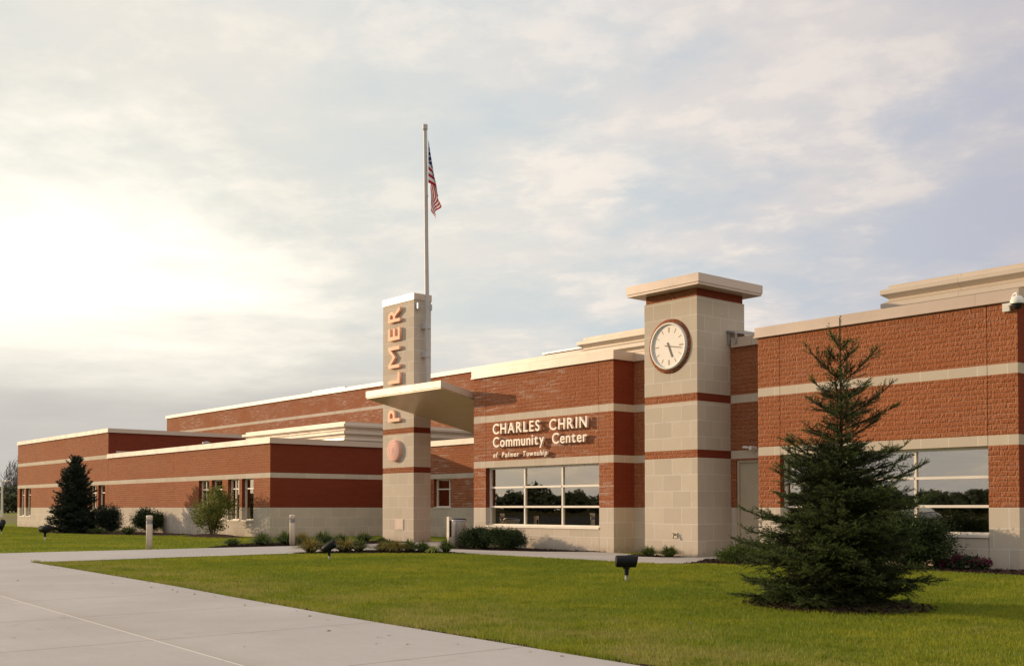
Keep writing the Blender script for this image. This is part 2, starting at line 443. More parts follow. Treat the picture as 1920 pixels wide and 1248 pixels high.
m, nt, b = mat('mulch', 0.95, 0.0, 0.1)
pos = nt.node('ShaderNodeNewGeometry').outputs['Position']
n = nt.noise(pos, 26, 5, 0.75)
nt.put(b.inputs['Base Color'], nt.mix(nt.smooth(n, 0.32, 0.68), (0.022, 0.012, 0.010), (0.085, 0.048, 0.038)))
bump(nt, b, n, 1.0, 0.06)

m, nt, b = mat('glass', 0.02, 0.0, 0.5)
tp = nt.node('ShaderNodeBsdfTransparent'); tp.inputs[0].default_value = (0.60, 0.64, 0.60, 1)
gl = nt.node('ShaderNodeBsdfGlossy'); gl.inputs['Color'].default_value = (1.0, 0.93, 0.78, 1); gl.inputs['Roughness'].default_value = 0.012
pos = nt.node('ShaderNodeNewGeometry').outputs['Position']
bp = nt.node('ShaderNodeBump'); bp.inputs['Strength'].default_value = 0.10; bp.inputs['Distance'].default_value = 0.02
nt.put(bp.inputs['Height'], nt.noise(pos, 0.9, 2, 0.5))
nt.l.new(bp.outputs[0], gl.inputs['Normal'])
fr = nt.node('ShaderNodeFresnel'); fr.inputs[0].default_value = 1.5
f = nt.math('MULTIPLY_ADD', fr.outputs[0], 0.6, 0.44, clamp=True)
mx = nt.node('ShaderNodeMixShader'); nt.put(mx.inputs[0], f)
nt.l.new(tp.outputs[0], mx.inputs[1]); nt.l.new(gl.outputs[0], mx.inputs[2])
nt.l.new(mx.outputs[0], m.node_tree.nodes['Material Output'].inputs[0])

# ribbed stainless for the litter bin
m, nt, b = mat('ribbed_steel', 0.28, 0.9, 0.5)
pos = nt.node('ShaderNodeTexCoord').outputs['Object']
x, y, z = nt.sep(pos)
a = nt.math('ARCTAN2', y, x)
rib = nt.math('SINE', nt.math('MULTIPLY', a, 44))
nt.put(b.inputs['Base Color'], nt.mix(nt.smooth(rib, -0.9, -0.5), (0.10, 0.10, 0.11), (0.62, 0.61, 0.60)))
bump(nt, b, rib, 0.6, 0.01)

# ------------------------------------------------------------------ mesh helpers
def setp(o, label=None, cat=None, group=None, kind=None, category=None):
    cat = cat or category
    if label: o['label'] = label
    if cat: o['category'] = cat
    if group: o['group'] = group
    if kind: o['kind'] = kind
    return o
def thing(name, loc, label, cat, group=None, rz=0.0):
    o = bpy.data.objects.new(name, None)
    COL.objects.link(o)
    o.empty_display_size = 0.2
    o.location = loc
    o.rotation_euler = (0, 0, rz)
    return setp(o, label, cat, group)
class MB:
    def __init__(s):
        s.v = []; s.f = []; s.m = []; s.sm = []
    def add(s, verts, faces, mi=0, smooth=False):
        o = len(s.v)
        s.v += [tuple(p) for p in verts]
        s.f += [tuple(i + o for i in f) for f in faces]
        s.m += [mi] * len(faces)
        s.sm += [smooth] * len(faces)
        return s
    def box(s, x0, x1, y0, y1, z0, z1, mi=0):
        if x1 < x0: x0, x1 = x1, x0
        if y1 < y0: y0, y1 = y1, y0
        v = [(x0, y0, z0), (x1, y0, z0), (x1, y1, z0), (x0, y1, z0), (x0, y0, z1), (x1, y0, z1), (x1, y1, z1), (x0, y1, z1)]
        return s.add(v, [(0, 3, 2, 1), (4, 5, 6, 7), (0, 1, 5, 4), (1, 2, 6, 5), (2, 3, 7, 6), (3, 0, 4, 7)], mi)
    def tube(s, p0, p1, r0, r1=None, n=12, mi=0, caps=True, smooth=True):
        r1 = r0 if r1 is None else r1
        p0 = Vector(p0); p1 = Vector(p1)
        a = (p1 - p0).normalized()
        t = Vector((0, 0, 1)) if abs(a.z) < 0.9 else Vector((1, 0, 0))
        e1 = a.cross(t).normalized(); e2 = a.cross(e1)
        vs = []
        for p, r in ((p0, r0), (p1, r1)):
            for i in range(n):
                an = 2 * math.pi * i / n
                vs.append(p + e1 * (r * math.cos(an)) + e2 * (r * math.sin(an)))
        fs = [(i, i + n, (i + 1) % n + n, (i + 1) % n) for i in range(n)]
        s.add(vs, fs, mi, smooth)
        if caps:
            s.add(vs[:n], [tuple(range(n))], mi)
            s.add(vs[n:], [tuple(reversed(range(n)))], mi)
        return s
    def lathe(s, prof, n=32, c=(0, 0, 0), axis='Z', mi=0, smooth=True):
        """prof: (radius, height) from bottom to top"""
        vs = []
        for r, h in prof:
            for i in range(n):
                an = 2 * math.pi * i / n
                x, y = r * math.cos(an), r * math.sin(an)
                p = (x, y, h) if axis == 'Z' else (x, h, y)      # axis Y: h along Y
                vs.append((c[0] + p[0], c[1] + p[1], c[2] + p[2]))
        fs = []
        for k in range(len(prof) - 1):
            for i in range(n):
                j = (i + 1) % n
                q = (k * n + i, k * n + j, (k + 1) * n + j, (k + 1) * n + i)
                fs.append(q if axis == 'Z' else q[::-1])
        s.add(vs, fs, mi, smooth)
        return s
    def build(s, name, mats, parent=None, loc=None, **kw):
        """verts are in world coordinates unless loc is given (then local to the parent at the origin)"""
        me = bpy.data.meshes.new(name)
        off = Vector((0, 0, 0))
        if parent is not None and loc is None:
            p = parent
            while p is not None:
                off += Vector(p.location); p = p.parent
        me.from_pydata([(x - off.x, y - off.y, z - off.z) for x, y, z in s.v], [], s.f)
        for mm in (mats if isinstance(mats, (list, tuple)) else [mats]):
            me.materials.append(M[mm])
        me.polygons.foreach_set('material_index', s.m)
        me.polygons.foreach_set('use_smooth', s.sm)
        me.update()
        o = bpy.data.objects.new(name, me)
        COL.objects.link(o)
        o.parent = parent
        setp(o, **kw)
        return o
def npmesh(name, V, F, matn, parent=None, smooth=False, **kw):
    """V (n,3) local coords, F (m,k) fixed-size faces or a list of (F, material index)"""
    me = bpy.data.meshes.new(name)
    parts = F if isinstance(F, list) else [(F, 0)]
    me.vertices.add(len(V))
    me.vertices.foreach_set('co', np.asarray(V, np.float32).ravel())
    loops = np.concatenate([f.ravel() for f, _ in parts])
    tot = np.concatenate([np.full(len(f), f.shape[1]) for f, _ in parts])
    mi = np.concatenate([np.full(len(f), i) for f, i in parts])
    me.loops.add(len(loops))
    me.loops.foreach_set('vertex_index', loops.astype(np.int32))
    me.polygons.add(len(tot))
    me.polygons.foreach_set('loop_start', np.concatenate([[0], np.cumsum(tot)[:-1]]).astype(np.int32))
    me.polygons.foreach_set('loop_total', tot.astype(np.int32))
    for mm in (matn if isinstance(matn, (list, tuple)) else [matn]):
        me.materials.append(M[mm])
    me.polygons.foreach_set('material_index', mi.astype(np.int32))
    me.update(calc_edges=True)
    o = bpy.data.objects.new(name, me)
    COL.objects.link(o)
    o.parent = parent
    setp(o, **kw)
    return o
def copy_tree(o, parent=None):
    c = o.copy()
    COL.objects.link(c)
    c.parent = parent
    for ch in list(o.children):
        copy_tree(ch, c)
    return c
def sheet(name, pts, z, matn, kind='structure', thick=0.0, **kw):
    mb = MB()
    n = len(pts)
    mb.add([(x, y, z) for x, y in pts], [tuple(range(n))])
    if thick:
        mb.add([(x, y, z) for x, y in pts] + [(x, y, z - thick) for x, y in pts], [(i, i + n, (i + 1) % n + n, (i + 1) % n) for i in range(n)])
    o = mb.build(name, matn, None, kind=kind, **kw)
    return o

# ------------------------------------------------------------------ ground
sheet('ground', [(-900, -900), (900, -900), (900, 900), (-900, 900)], -0.02, 'field')
sheet('lawn', [(-92, -3), (30, -3), (30, 60), (-92, 60)], 0.0, 'lawn')
EDGE = [(-25.30, 7.44), (-22.0, 7.26), (-16.38, 6.88), (-13.4, 6.6), (-10.45, 6.36), (-5.91, 6.12), (4.0, 5.6), (20, 4.8)]
WALK = [(-30.75, 5.0), (-25.6, 5.0)] + [(-25.30, 7.44), (-25.60, 11.0), (-25.80, 14.2), (-26.30, 15.5), (-26.30, 17.0), (-25.4, 18.0), (-24.2, 17.85),
        (-23.0, 17.76), (-16.1, 17.80), (-15.8, 18.1), (-15.9, 18.7), (-16.7, 20.0), (-16.3, 20.9), (-16.1, 21.88), (-17.4, 21.88), (-17.4, 20.62),
        (-17.75, 20.3), (-17.95, 19.85), (-18.6, 19.75), (-19.25, 19.95), (-19.6, 20.6), (-20.7, 20.9), (-21.3, 20.80), (-22.4, 19.85), (-24.0, 19.35),
        (-26.0, 19.15), (-26.6, 19.6), (-26.92, 21.0), (-26.92, 27.58), (-31.3, 27.58), (-31.3, 22.7), (-31.3, 21.6), (-30.9, 20.6), (-30.75, 19.4)]
sheet('pavement', [(-60, -3), (20, -3)] + EDGE[::-1] + [(-25.6, 5.0), (-30.75, 5.0), (-60, 6.5)], 0.024, 'concrete', thick=0.05)
sheet('walkway', WALK, 0.020, 'concrete', thick=0.05)
sheet('meadow', [(-700, -500), (500, -500), (500, -60), (-700, -60)], 0.0, 'meadow')
sheet('road', [(-300, -60), (300, -60), (300, -3.0), (-300, -3.0)], 0.008, 'asphalt')

def mound(name, cx, cy, rx, ry, h, label=None, seed=1):
    """mulch heap with a ragged outline"""
    rnd = random.Random(seed)
    mb = MB(); n = 40; rings = 5
    V = [(cx, cy, h)]; ph = [rnd.random() * 6.28 for _ in range(3)]
    for k in range(1, rings + 1):
        f = k / rings
        for i in range(n):
            a = 2 * math.pi * i / n
            w_ = 1 + 0.05 * math.sin(3 * a + ph[0]) + 0.04 * math.sin(7 * a + ph[1]) + rnd.uniform(-.02, .02)
            V.append((cx + rx * f * w_ * math.cos(a), cy + ry * f * w_ * math.sin(a), max(0.006, h * (1 - f ** 2.2)) if k < rings else 0.003))
    F = [(0, 1 + i, 1 + (i + 1) % n) for i in range(n)]
    for k in range(rings - 1):
        F += [(1 + k * n + i, 1 + (k + 1) * n + i, 1 + (k + 1) * n + (i + 1) % n, 1 + k * n + (i + 1) % n) for i in range(n)]
    mb.add(V, F, 0, True)
    return mb.build(name, 'mulch', None, kind='structure')
BEDS = [
    [(-25.75, 14.05), (-25.3, 14.9), (-24.5, 16.2), (-23.6, 17.1), (-22.9, 17.72), (-24.0, 17.84), (-25.3, 18.0), (-26.27, 17.1), (-26.27, 15.5)],
    [(-30.78, 14.2), (-31.4, 14.35), (-32.6, 15.6), (-33.8, 17.0), (-34.4, 19.2), (-34.6, 21.0), (-33.4, 21.94), (-31.3, 21.94), (-31.28, 21.6), (-30.95, 20.5), (-30.78, 19.4)],
    [(-26.05, 19.17), (-24.0, 19.37), (-22.42, 19.87), (-21.5, 20.70), (-21.0, 21.09), (-26.85, 21.09), (-26.6, 19.65)],
    [(-19.22, 19.97), (-18.6, 19.77), (-17.98, 19.87), (-17.76, 20.3), (-17.5, 20.62), (-19.3, 20.64), (-19.55, 20.58)],
    [(-15.85, 18.15), (-15.4, 18.55), (-13.5, 19.2), (-11.4, 19.72), (-9.1, 19.6), (-8.6, 20.0), (-8.7, 22.5), (-9.8, 22.5), (-9.84, 21.09), (-16.0, 21.09), (-16.0, 21.85), (-16.08, 21.85), (-16.28, 20.9), (-16.68, 20.0), (-15.88, 18.7)],
    [(-56.6, 16.6), (-50.5, 17.3), (-46.0, 18.9), (-45.6, 20.2), (-47.5, 21.05), (-57.0, 21.05), (-58.0, 19.0)],
]
for i, bp_ in enumerate(BEDS):
    sheet('mulch_bed', bp_, 0.012 + 0.0 * i, 'mulch')
mound('mulch_mound', -7.75, 11.75, 1.05, 0.88, 0.10, seed=2)
mound('mulch_mound', -43.0, 19.9, 2.3, 0.85, 0.13, seed=3)

# mulch chips that stand proud along the beds near the camera
def polysample(poly, n, rng):
    P = np.array(poly); lo = P.min(0); hi = P.max(0); out = []
    tot = 0
    while tot < n:
        q = rng.uniform(lo, hi, (n, 2))
        ins = np.zeros(len(q), bool)
        j = len(P) - 1
        for i in range(len(P)):
            xi, yi = P[i]; xj, yj = P[j]
            with np.errstate(divide='ignore', invalid='ignore'):
                c_ = ((yi > q[:, 1]) != (yj > q[:, 1])) & (q[:, 0] < (xj - xi) * (q[:, 1] - yi) / (yj - yi + 1e-12) + xi)
            ins ^= c_
            j = i
        q = q[ins]; out.append(q); tot += len(q)
    return np.concatenate(out)[:n]
def area(poly):
    P = np.array(poly); x, y = P[:, 0], P[:, 1]
    return abs(np.dot(x, np.roll(y, 1)) - np.dot(y, np.roll(x, 1))) / 2
rng = np.random.default_rng(5)
def chips(pts, z, size):
    n = len(pts)
    a = rng.uniform(0, 6.28, n); L = rng.uniform(.5, 1, n) * size; W = L * rng.uniform(.2, .5, n); t = rng.uniform(-.6, .6, n)
    ux = np.stack([np.cos(a), np.sin(a), t], 1); vx = np.stack([-np.sin(a), np.cos(a), rng.uniform(-.5, .5, n)], 1)
    c_ = np.stack([pts[:, 0], pts[:, 1], z + rng.uniform(0, .02, n)], 1)
    V = np.stack([c_ - ux * L[:, None] - vx * W[:, None], c_ + ux * L[:, None] - vx * W[:, None], c_ + ux * L[:, None] + vx * W[:, None], c_ - ux * L[:, None] + vx * W[:, None]], 1).reshape(-1, 3)
    return V, np.arange(4 * n).reshape(n, 4)
cp = [chips(polysample(b_, int(area(b_) * 260), rng), 0.018, 0.035) for b_ in BEDS[:5]]
th = rng.uniform(0, 6.28, 1500); rr = np.sqrt(rng.uniform(0, 1, 1500)) * 1.05
cp.append(chips(np.stack([-7.75 + 1.15 * rr * np.cos(th), 11.75 + 0.95 * rr * np.sin(th)], 1), 0.03, 0.035))
Vs = []; Fs = []; o_ = 0
for V, F in cp:
    Vs.append(V); Fs.append(F + o_); o_ += len(V)
npmesh('mulch_chips', np.concatenate(Vs), np.concatenate(Fs), 'mulch', kind='stuff', label='loose bark chips spread over the planting beds', category='mulch')

# bare soil where the edger has cut along the concrete, and fallen leaves
so = MB(); rs_ = random.Random(3)
E2 = []
for (xa, ya), (xb, yb) in zip(EDGE[:-1], EDGE[1:]):
    n_ = max(2, int(math.hypot(xb - xa, yb - ya) / .12))
    E2 += [(xa + (xb - xa) * i / n_, ya + (yb - ya) * i / n_) for i in range(n_)]
E2.append(EDGE[-1])
V = []
for x_, y_ in E2:
    V += [(x_, y_ + .002, .006), (x_ + .0, y_ + rs_.uniform(.07, .22), .012)]
so.add(V, [(2 * i, 2 * i + 2, 2 * i + 3, 2 * i + 1) for i in range(len(E2) - 1)])
so.build('soil_edge', 'mulch', None, kind='structure')
def litter():
    n = 150
    t_ = rng.uniform(0, 1, n); k_ = rng.integers(0, 6, n); E_ = np.array(EDGE[:7])
    p_ = E_[k_] * (1 - t_[:, None]) + E_[k_ + 1] * t_[:, None] + np.stack([np.zeros(n), rng.normal(0.1, .35, n)], 1)
    q_ = np.stack([rng.uniform(-24, -6, 12), rng.uniform(2.5, 6.5, 12)], 1)
    r2 = polysample([(-25, 8), (-6, 7), (-9, 18), (-22, 17)], 160, rng)
    p_ = np.concatenate([p_, q_, r2]); n = len(p_)
    a = rng.uniform(0, 6.28, n); L = rng.uniform(.012, .028, n)[:, None]
    z_ = np.where(p_[:, 1] < -0.066 * p_[:, 0] + 5.75, .030, .038)
    c_ = np.stack([p_[:, 0], p_[:, 1], z_], 1)
    u_ = np.stack([np.cos(a), np.sin(a), rng.uniform(-.2, .4, n)], 1) * L; v_ = np.stack([-np.sin(a), np.cos(a), rng.uniform(-.2, .4, n)], 1) * L * .6
    V = np.stack([c_ - u_, c_ - v_, c_ + u_, c_ + v_], 1).reshape(-1, 3)
    npmesh('fallen_leaves', V, np.arange(4 * n).reshape(n, 4), 'dead_leaf', kind='stuff', label='small dry leaves lying on the lawn and the concrete', category='leaves')
litter()
# grass blades
def blades(pts, hmin, hmax, wd, lean=0.5):
    n = len(pts)
    a = rng.uniform(0, 6.28, n); h = rng.uniform(hmin, hmax, n); l = rng.uniform(0, lean, n) * h
    b_ = rng.uniform(0, 6.28, n)
    w_ = wd * rng.uniform(.6, 1.2, n)
    base = np.stack([pts[:, 0], pts[:, 1], np.zeros(n)], 1)
    u = np.stack([np.cos(a), np.sin(a), np.zeros(n)], 1) * w_[:, None] / 2
    tip = base + np.stack([np.cos(b_) * l, np.sin(b_) * l, h], 1)
    V = np.stack([base - u, base + u, tip], 1).reshape(-1, 3)
    return V, np.arange(3 * n).reshape(n, 3)
FRONT = [(-25.22, 7.56), (-22.0, 7.38), (-16.38, 7.01), (-13.4, 6.74), (-10.45, 6.50), (-5.91, 6.26), (-2.0, 5.98), (-3.0, 10.0), (-9.0, 19.6), (-11.4, 19.7), (-13.5, 19.15), (-15.4, 18.5), (-16.0, 17.74), (-22.9, 17.70), (-23.6, 17.05), (-24.5, 16.15), (-25.3, 14.85), (-25.75, 14.0), (-25.6, 11.0)]
LEFTL = [(-31.0, 4.0), (-31.0, 14.3), (-32.7, 15.7), (-34.0, 17.0), (-34.8, 21.0), (-45.5, 21.0), (-45.6, 20.2), (-46.0, 18.9), (-50.5, 17.3), (-56.6, 16.6), (-58.0, 19.0), (-58.0, 21.0), (-76, 21.0), (-76, 8.0)]
parts = []
q = polysample(FRONT, 420000, rng)
F_ = -q[:, 0] * .765 + q[:, 1] * .644
keep = rng.uniform(0, 1, len(q)) < np.clip((13.0 / F_) ** 1.2, 0, 1)
q = q[keep]; F_ = F_[keep]
V, F = blades(q, 0.020, 0.045, 0.010)
V = V.reshape(-1, 3, 3)
sc_ = np.clip(F_ / 13.0, 1, 3)[:, None]
mid_ = (V[:, 0] + V[:, 1]) / 2
V[:, 0] = mid_ + (V[:, 0] - mid_) * sc_; V[:, 1] = mid_ + (V[:, 1] - mid_) * sc_
parts.append((V.reshape(-1, 3), F))
# shaggy overgrown fringe along the concrete edge
E_ = np.array(EDGE[:7]); seg = rng.integers(0, 6, 26000); t = rng.uniform(0, 1, 26000)[:, None]
pe = E_[seg] * (1 - t) + E_[seg + 1] * t + np.stack([np.zeros(26000), 0.02 + np.abs(rng.normal(0, .10, 26000))], 1)
den = 0.5 + 0.5 * np.sin(pe[:, 0] * 3.1) * np.sin(pe[:, 0] * 1.3 + 1)
pe = pe[rng.uniform(0, 1, len(pe)) < 0.10 + 0.80 * den ** 2]
parts.append(blades(pe - np.array([0, .015]), 0.04, 0.095, 0.010, 1.2))
# coarser tufts that the mower left standing
tc_ = polysample([(-24, 7.6), (-6, 6.4), (-4, 8), (-9, 18), (-22, 17)], 420, rng)
tp2 = np.repeat(tc_, 34, 0) + rng.normal(0, .035, (420 * 34, 2))
parts.append(blades(tp2, 0.035, 0.075, 0.011, 0.9))
parts.append(blades(polysample(LEFTL, 110000, rng), 0.02, 0.05, 0.035))
Vs = []; Fs = []; o_ = 0
for V, F in parts:
    Vs.append(V); Fs.append(F + o_); o_ += len(V)
npmesh('grass', np.concatenate(Vs), np.concatenate(Fs), 'grass_blade', kind='stuff', label='mown green lawn grass in front of the brick building', category='grass')

# ------------------------------------------------------------------ building shells
WT = 0.30
TALL = [(0, 1.22, 'stone_low', 'stone_base'), (1.22, 2.44, 'B', 'brick_wall'), (2.44, 2.64, 'stone_band', 'stone_band'),
        (2.64, 3.83, 'B', 'brick_wall'), (3.83, 4.03, 'stone_band', 'stone_band'), (4.03, 5.24, 'B', 'brick_wall')]
LOW = [(0, 1.22, 'stone_low', 'stone_base'), (1.22, 2.44, 'B', 'brick_wall'), (2.44, 2.64, 'stone_band', 'stone_band'), (2.64, 3.85, 'B', 'brick_wall')]
GYM = [(0, 7.32, 'B', 'brick_wall'), (7.32, 7.51, 'stone_band', 'stone_band'), (7.51, 8.72, 'B', 'brick_wall')]
GAP = 0.012
def hollow(parent, x0, x1, y0, y1, layers, brick, top, openings=(), joints=(), faces='NSEW', cop=0.055, inset_top=0.0):
    """four walls with real openings in the front (y0) wall, a coping ring and a flat roof"""
    groups = {}
    for z0, z1, mt, nm in layers:
        mt = brick if mt == 'B' else mt
        mb = groups.setdefault((nm, mt), MB())
        if 'S' in faces:
            cuts = sorted(set([x0, x1] + [a for o in openings for a in o[:2]] + list(joints)))
            for a, c_ in zip(cuts[:-1], cuts[1:]):
                mid = (a + c_) / 2
                hole = [o for o in openings if o[0] < mid < o[1]]
                a_ = a + (GAP / 2 if a in joints else 0); c__ = c_ - (GAP / 2 if c_ in joints else 0)
                spans = [(z0, z1)]
                for o in hole:
                    ns = []
                    for s0, s1 in spans:
                        if o[3] <= s0 or o[2] >= s1:
                            ns.append((s0, s1)); continue
                        if o[2] > s0: ns.append((s0, o[2]))
                        if o[3] < s1: ns.append((o[3], s1))
                    spans = ns
                for s0, s1 in spans:
                    mb.box(a_, c__, y0, y0 + WT, s0, s1)
        if 'E' in faces: mb.box(x1 - WT, x1, y0 + WT, y1 - WT, z0, z1)
        if 'W' in faces: mb.box(x0, x0 + WT, y0 + WT, y1 - WT, z0, z1)
        if 'N' in faces: mb.box(x0, x1, y1 - WT, y1, z0, z1)
    for (nm, mt), mb in groups.items():
        mb.build(nm, mt, parent)
    zt = layers[-1][1]
    cb = MB()
    c = cop
    for (dz0, dz1, e) in ((zt - 0.035, zt + 0.012, c + 0.018), (zt + 0.012, top, c)):
        cb.box(x0 - e, x1 + e, y0 - e, y0 + WT + .05, dz0 if dz0 > zt else zt + 0.0, dz1) if False else None
    # fascia skirt laps over the wall head, drip edge at its foot
    for e, a, b2 in ((c, zt + 0.015, top), (c + 0.02, zt - 0.02, zt + 0.015)):
        inn = WT + 0.05
        if e > c:      # drip edge only stands outside the wall
            cb.box(x0 - e, x1 + e, y0 - e, y0 - 0.002, a, b2)
            cb.box(x1 + 0.002, x1 + e, y0 - 0.002, y1 + e, a, b2)
            cb.box(x0 - e, x0 - 0.002, y0 - 0.002, y1 + e, a, b2)
        else:
            cb.box(x0 - e, x1 + e, y0 - e, y0 + inn, a, b2)
            cb.box(x1 - inn, x1 + e, y0 + inn, y1 - inn, a, b2)
            cb.box(x0 - e, x0 + inn, y0 + inn, y1 - inn, a, b2)
            cb.box(x0 - e, x1 + e, y1 - inn, y1 + e, a, b2)
    cb.build('coping', 'coping', parent)
    rb = MB(); rb.box(x0 + WT + .01, x1 - WT - .01, y0 + WT + .01, y1 - WT - .01, zt - 0.55, zt - 0.35)
    rb.build('roof', 'membrane', parent)
    fb = MB(); fb.box(x0 + WT + .01, x1 - WT - .01, y0 + WT + .01, y1 - WT - .01, 0.03, 0.06)
    fb.build('floor', 'interior', parent)

def window(parent, x0, x1, z0, z1, y, cols, rows, fw=0.055, sill=True, label=None, curt=()):
    """aluminium frame with glazing bars; y is the wall face, the frame sits 0.15 m back"""
    yf = y + 0.15
    mb = MB()
    mb.box(x0, x1, yf, yf + .09, z1 - fw, z1)
    mb.box(x0, x1, yf - .03, yf + .09, z0, z0 + fw + .015)
    zi0, zi1 = z0 + fw + .015, z1 - fw
    mb.box(x0, x0 + fw, yf, yf + .09, zi0, zi1)
    mb.box(x1 - fw, x1, yf, yf + .09, zi0, zi1)
    xs = [x0 + (x1 - x0) * t for t in cols]
    zs = rows
    edges = [x0 + fw] + sum([[x - fw / 2, x + fw / 2] for x in xs], []) + [x1 - fw]
    for x in xs:
        mb.box(x - fw / 2, x + fw / 2, yf + .004, yf + .088, zi0, zi1)
    for z in zs:
        for a, c_ in zip(edges[0::2], edges[1::2]):
            mb.box(a, c_, yf - .012, yf + .086, z - fw / 2, z + fw / 2)
    if sill:
        mb.box(x0, x1, y - .025, yf - .031, z0 - .03, z0 + .025)
    fr = mb.build('window', 'frame', parent, label=label)
    g = MB(); g.box(x0 + fw * .5, x1 - fw * .5, yf + .045, yf + .055, z0 + fw * .5, z1 - fw * .5)
    g.build('pane', 'glass', fr)
    if curt:
        for a, c_ in curt:
            cb = MB()
            n = max(2, int((c_ - a) / .05))
            for i in range(n):
                xa = a + (c_ - a) * i / n
                cb.box(xa, xa + (c_ - a) / n, yf + .26 + .02 * (i % 2), yf + .30 + .02 * (i % 2), z0, z1)
            cb.build('curtain', 'curtain', fr)
    return fr

FY = 21.10
# entrance block carrying the sign
b1 = thing('entrance_block', (-23.85, FY, 0), 'red brick block with the raised name lettering above a nine pane window', 'building')
W1 = (-26.30, -21.36, 0.655, 2.44)
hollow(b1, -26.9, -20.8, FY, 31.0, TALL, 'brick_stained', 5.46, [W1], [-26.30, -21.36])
window(b1, W1[0], W1[1], W1[2], W1[3], FY, (1 / 3, 2 / 3), (1.245, 1.83), curt=((-26.2, -25.88), (-24.62, -24.45), (-22.95, -22.85)))
# right block behind the spruce
b2 = thing('spruce_side_block', (-12.9, FY, 0), 'red brick block with pale bands behind the young spruce, at the right edge', 'building')
W2 = (-15.40, -10.47, 0.655, 2.44)
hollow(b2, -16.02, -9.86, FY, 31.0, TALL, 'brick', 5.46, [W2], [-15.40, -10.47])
window(b2, W2[0], W2[1], W2[2], W2[3], FY, (1 / 3, 2 / 3), (1.245, 1.83), curt=((-10.80, -10.54), (-15.3, -15.1), (-12.1, -11.98)))
# link walls either side of the clock tower
l1 = thing('link_wall', (-20.0, 21.9, 0), 'narrow recessed brick wall between the lettered block and the clock tower', 'wall')
def link(parent, x0, x1, y, opening=None):
    groups = {}
    for z0, z1, mt, nm in TALL:
        mt = 'brick' if mt == 'B' else mt
        mb = groups.setdefault((nm, mt), MB())
        if opening:
            ox0, ox1, oz0, oz1 = opening
            for a, c_ in ((x0, ox0), (ox1, x1)):
                if c_ - a > .005: mb.box(a, c_, y, y + WT, z0, z1)
            if oz1 < z1: mb.box(ox0, ox1, y, y + WT, max(z0, oz1), z1)
        else:
            mb.box(x0, x1, y, y + WT, z0, z1)
    for (nm, mt), mb in groups.items():
        if mb.v: mb.build(nm, mt, parent)
    cb = MB(); cb.box(x0 + .057, x1 - .057, y - .055, y + .35, 5.255, 5.46); cb.box(x0 + .08, x1 - .08, y - .075, y - .002, 5.22, 5.255)
    cb.build('coping', 'coping', parent)
link(l1, -20.8, -19.22, 21.9)
l2 = thing('link_wall', (-16.7, 21.9, 0), 'narrow recessed brick wall with the pale service door right of the clock tower', 'wall')
D = (-17.30, -16.12, 0.0, 2.40)
link(l2, -17.47, -16.02, 21.9, D)
dr = MB(); dr.box(D[0] + .06, D[1] - .06, 21.98, 22.03, 0.03, 2.34)
dr.box(D[0] + .06, D[1] - .06, 21.955, 21.979, 0.03, .20)
door = dr.build('door', 'door', l2)
hb = MB(); hb.tube((-16.26, 21.93, 1.0), (-16.26, 21.93, 1.12), .012); hb.box(-16.29, -16.23, 21.94, 21.979, .94, 1.16)
hb.build('door_handle', 'black_paint', door)
df = MB(); df.box(D[0], D[0] + .06, 21.93, 22.1, 0, 2.40); df.box(D[1] - .06, D[1], 21.93, 22.1, 0, 2.40); df.box(D[0] + .06, D[1] - .06, 21.93, 22.1, 2.34, 2.40)
df.build('door_frame', 'door', l2)

# left wings
b3 = thing('low_wing', (-49.4, FY, 0), 'long low red brick wing with four tall narrow windows left of the pylon', 'building')
OW = [(-47.06, -45.98), (-45.72, -44.66), (-44.10, -43.03), (-42.78, -41.72)]
ops = [(a, c_, 0.67, 2.44) for a, c_ in OW]
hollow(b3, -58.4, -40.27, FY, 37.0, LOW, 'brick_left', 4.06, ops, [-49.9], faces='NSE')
for (a, c_, z0, z1), cu in zip(ops, (((-46.95, -46.75),), (), (), ((-42.35, -42.0),))):
    window(b3, a, c_, z0, z1, FY, (0.42,) if a in (-47.06, -44.10) else (), (2.02,), 0.05, curt=cu)
b4 = thing('tall_wing', (-66.5, FY, 0), 'taller red brick wing at the far left end of the building', 'building')
OT = [(-74.05, -72.97), (-72.72, -71.72), (-61.22, -60.10), (-59.86, -58.86)]
ops4 = [(a, c_, 0.67, 2.44) for a, c_ in OT]
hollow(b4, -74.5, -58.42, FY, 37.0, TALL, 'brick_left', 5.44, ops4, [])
for a, c_, z0, z1 in ops4:
    window(b4, a, c_, z0, z1, FY, (0.45,) if a in (-74.05, -61.22) else (), (2.02,), 0.05)
fl = MB(); fl.box(-58.40, -58.35, 21.5, 36.0, 4.15, 4.24)
fl.build('flashing', 'coping', b4)
# recessed court wall behind the pylon
b5 = thing('court_wall', (-33.6, 27.6, 0), 'low recessed brick wall with a small window seen behind the litter bin', 'wall')
WC = (-37.95, -36.75, 1.22, 2.44)
groups = {}
for z0, z1, mt, nm in LOW:
    mt = 'brick_stained' if mt == 'B' else mt
    mb = groups.setdefault((nm, mt), MB())
    if z0 == 1.22:
        mb.box(-40.25, WC[0], 27.6, 27.9, z0, z1); mb.box(WC[1], -26.92, 27.6, 27.9, z0, z1)
    else:
        mb.box(-40.25, -26.92, 27.6, 27.9, z0, z1)
for (nm, mt), mb in groups.items(): mb.build(nm, mt, b5)
cb = MB(); cb.box(-40.2, -26.97, 27.545, 27.95, 3.865, 4.06); cb.box(-40.18, -26.99, 27.525, 27.598, 3.83, 3.865)
cb.build('coping', 'coping', b5)
rb = MB(); rb.box(-40.2, -26.97, 27.96, 36.9, 3.3, 3.5); rb.build('roof', 'membrane', b5)
window(b5, *WC, 27.6, (0.76,), (2.0,), 0.05, curt=((-37.8, -37.4),))
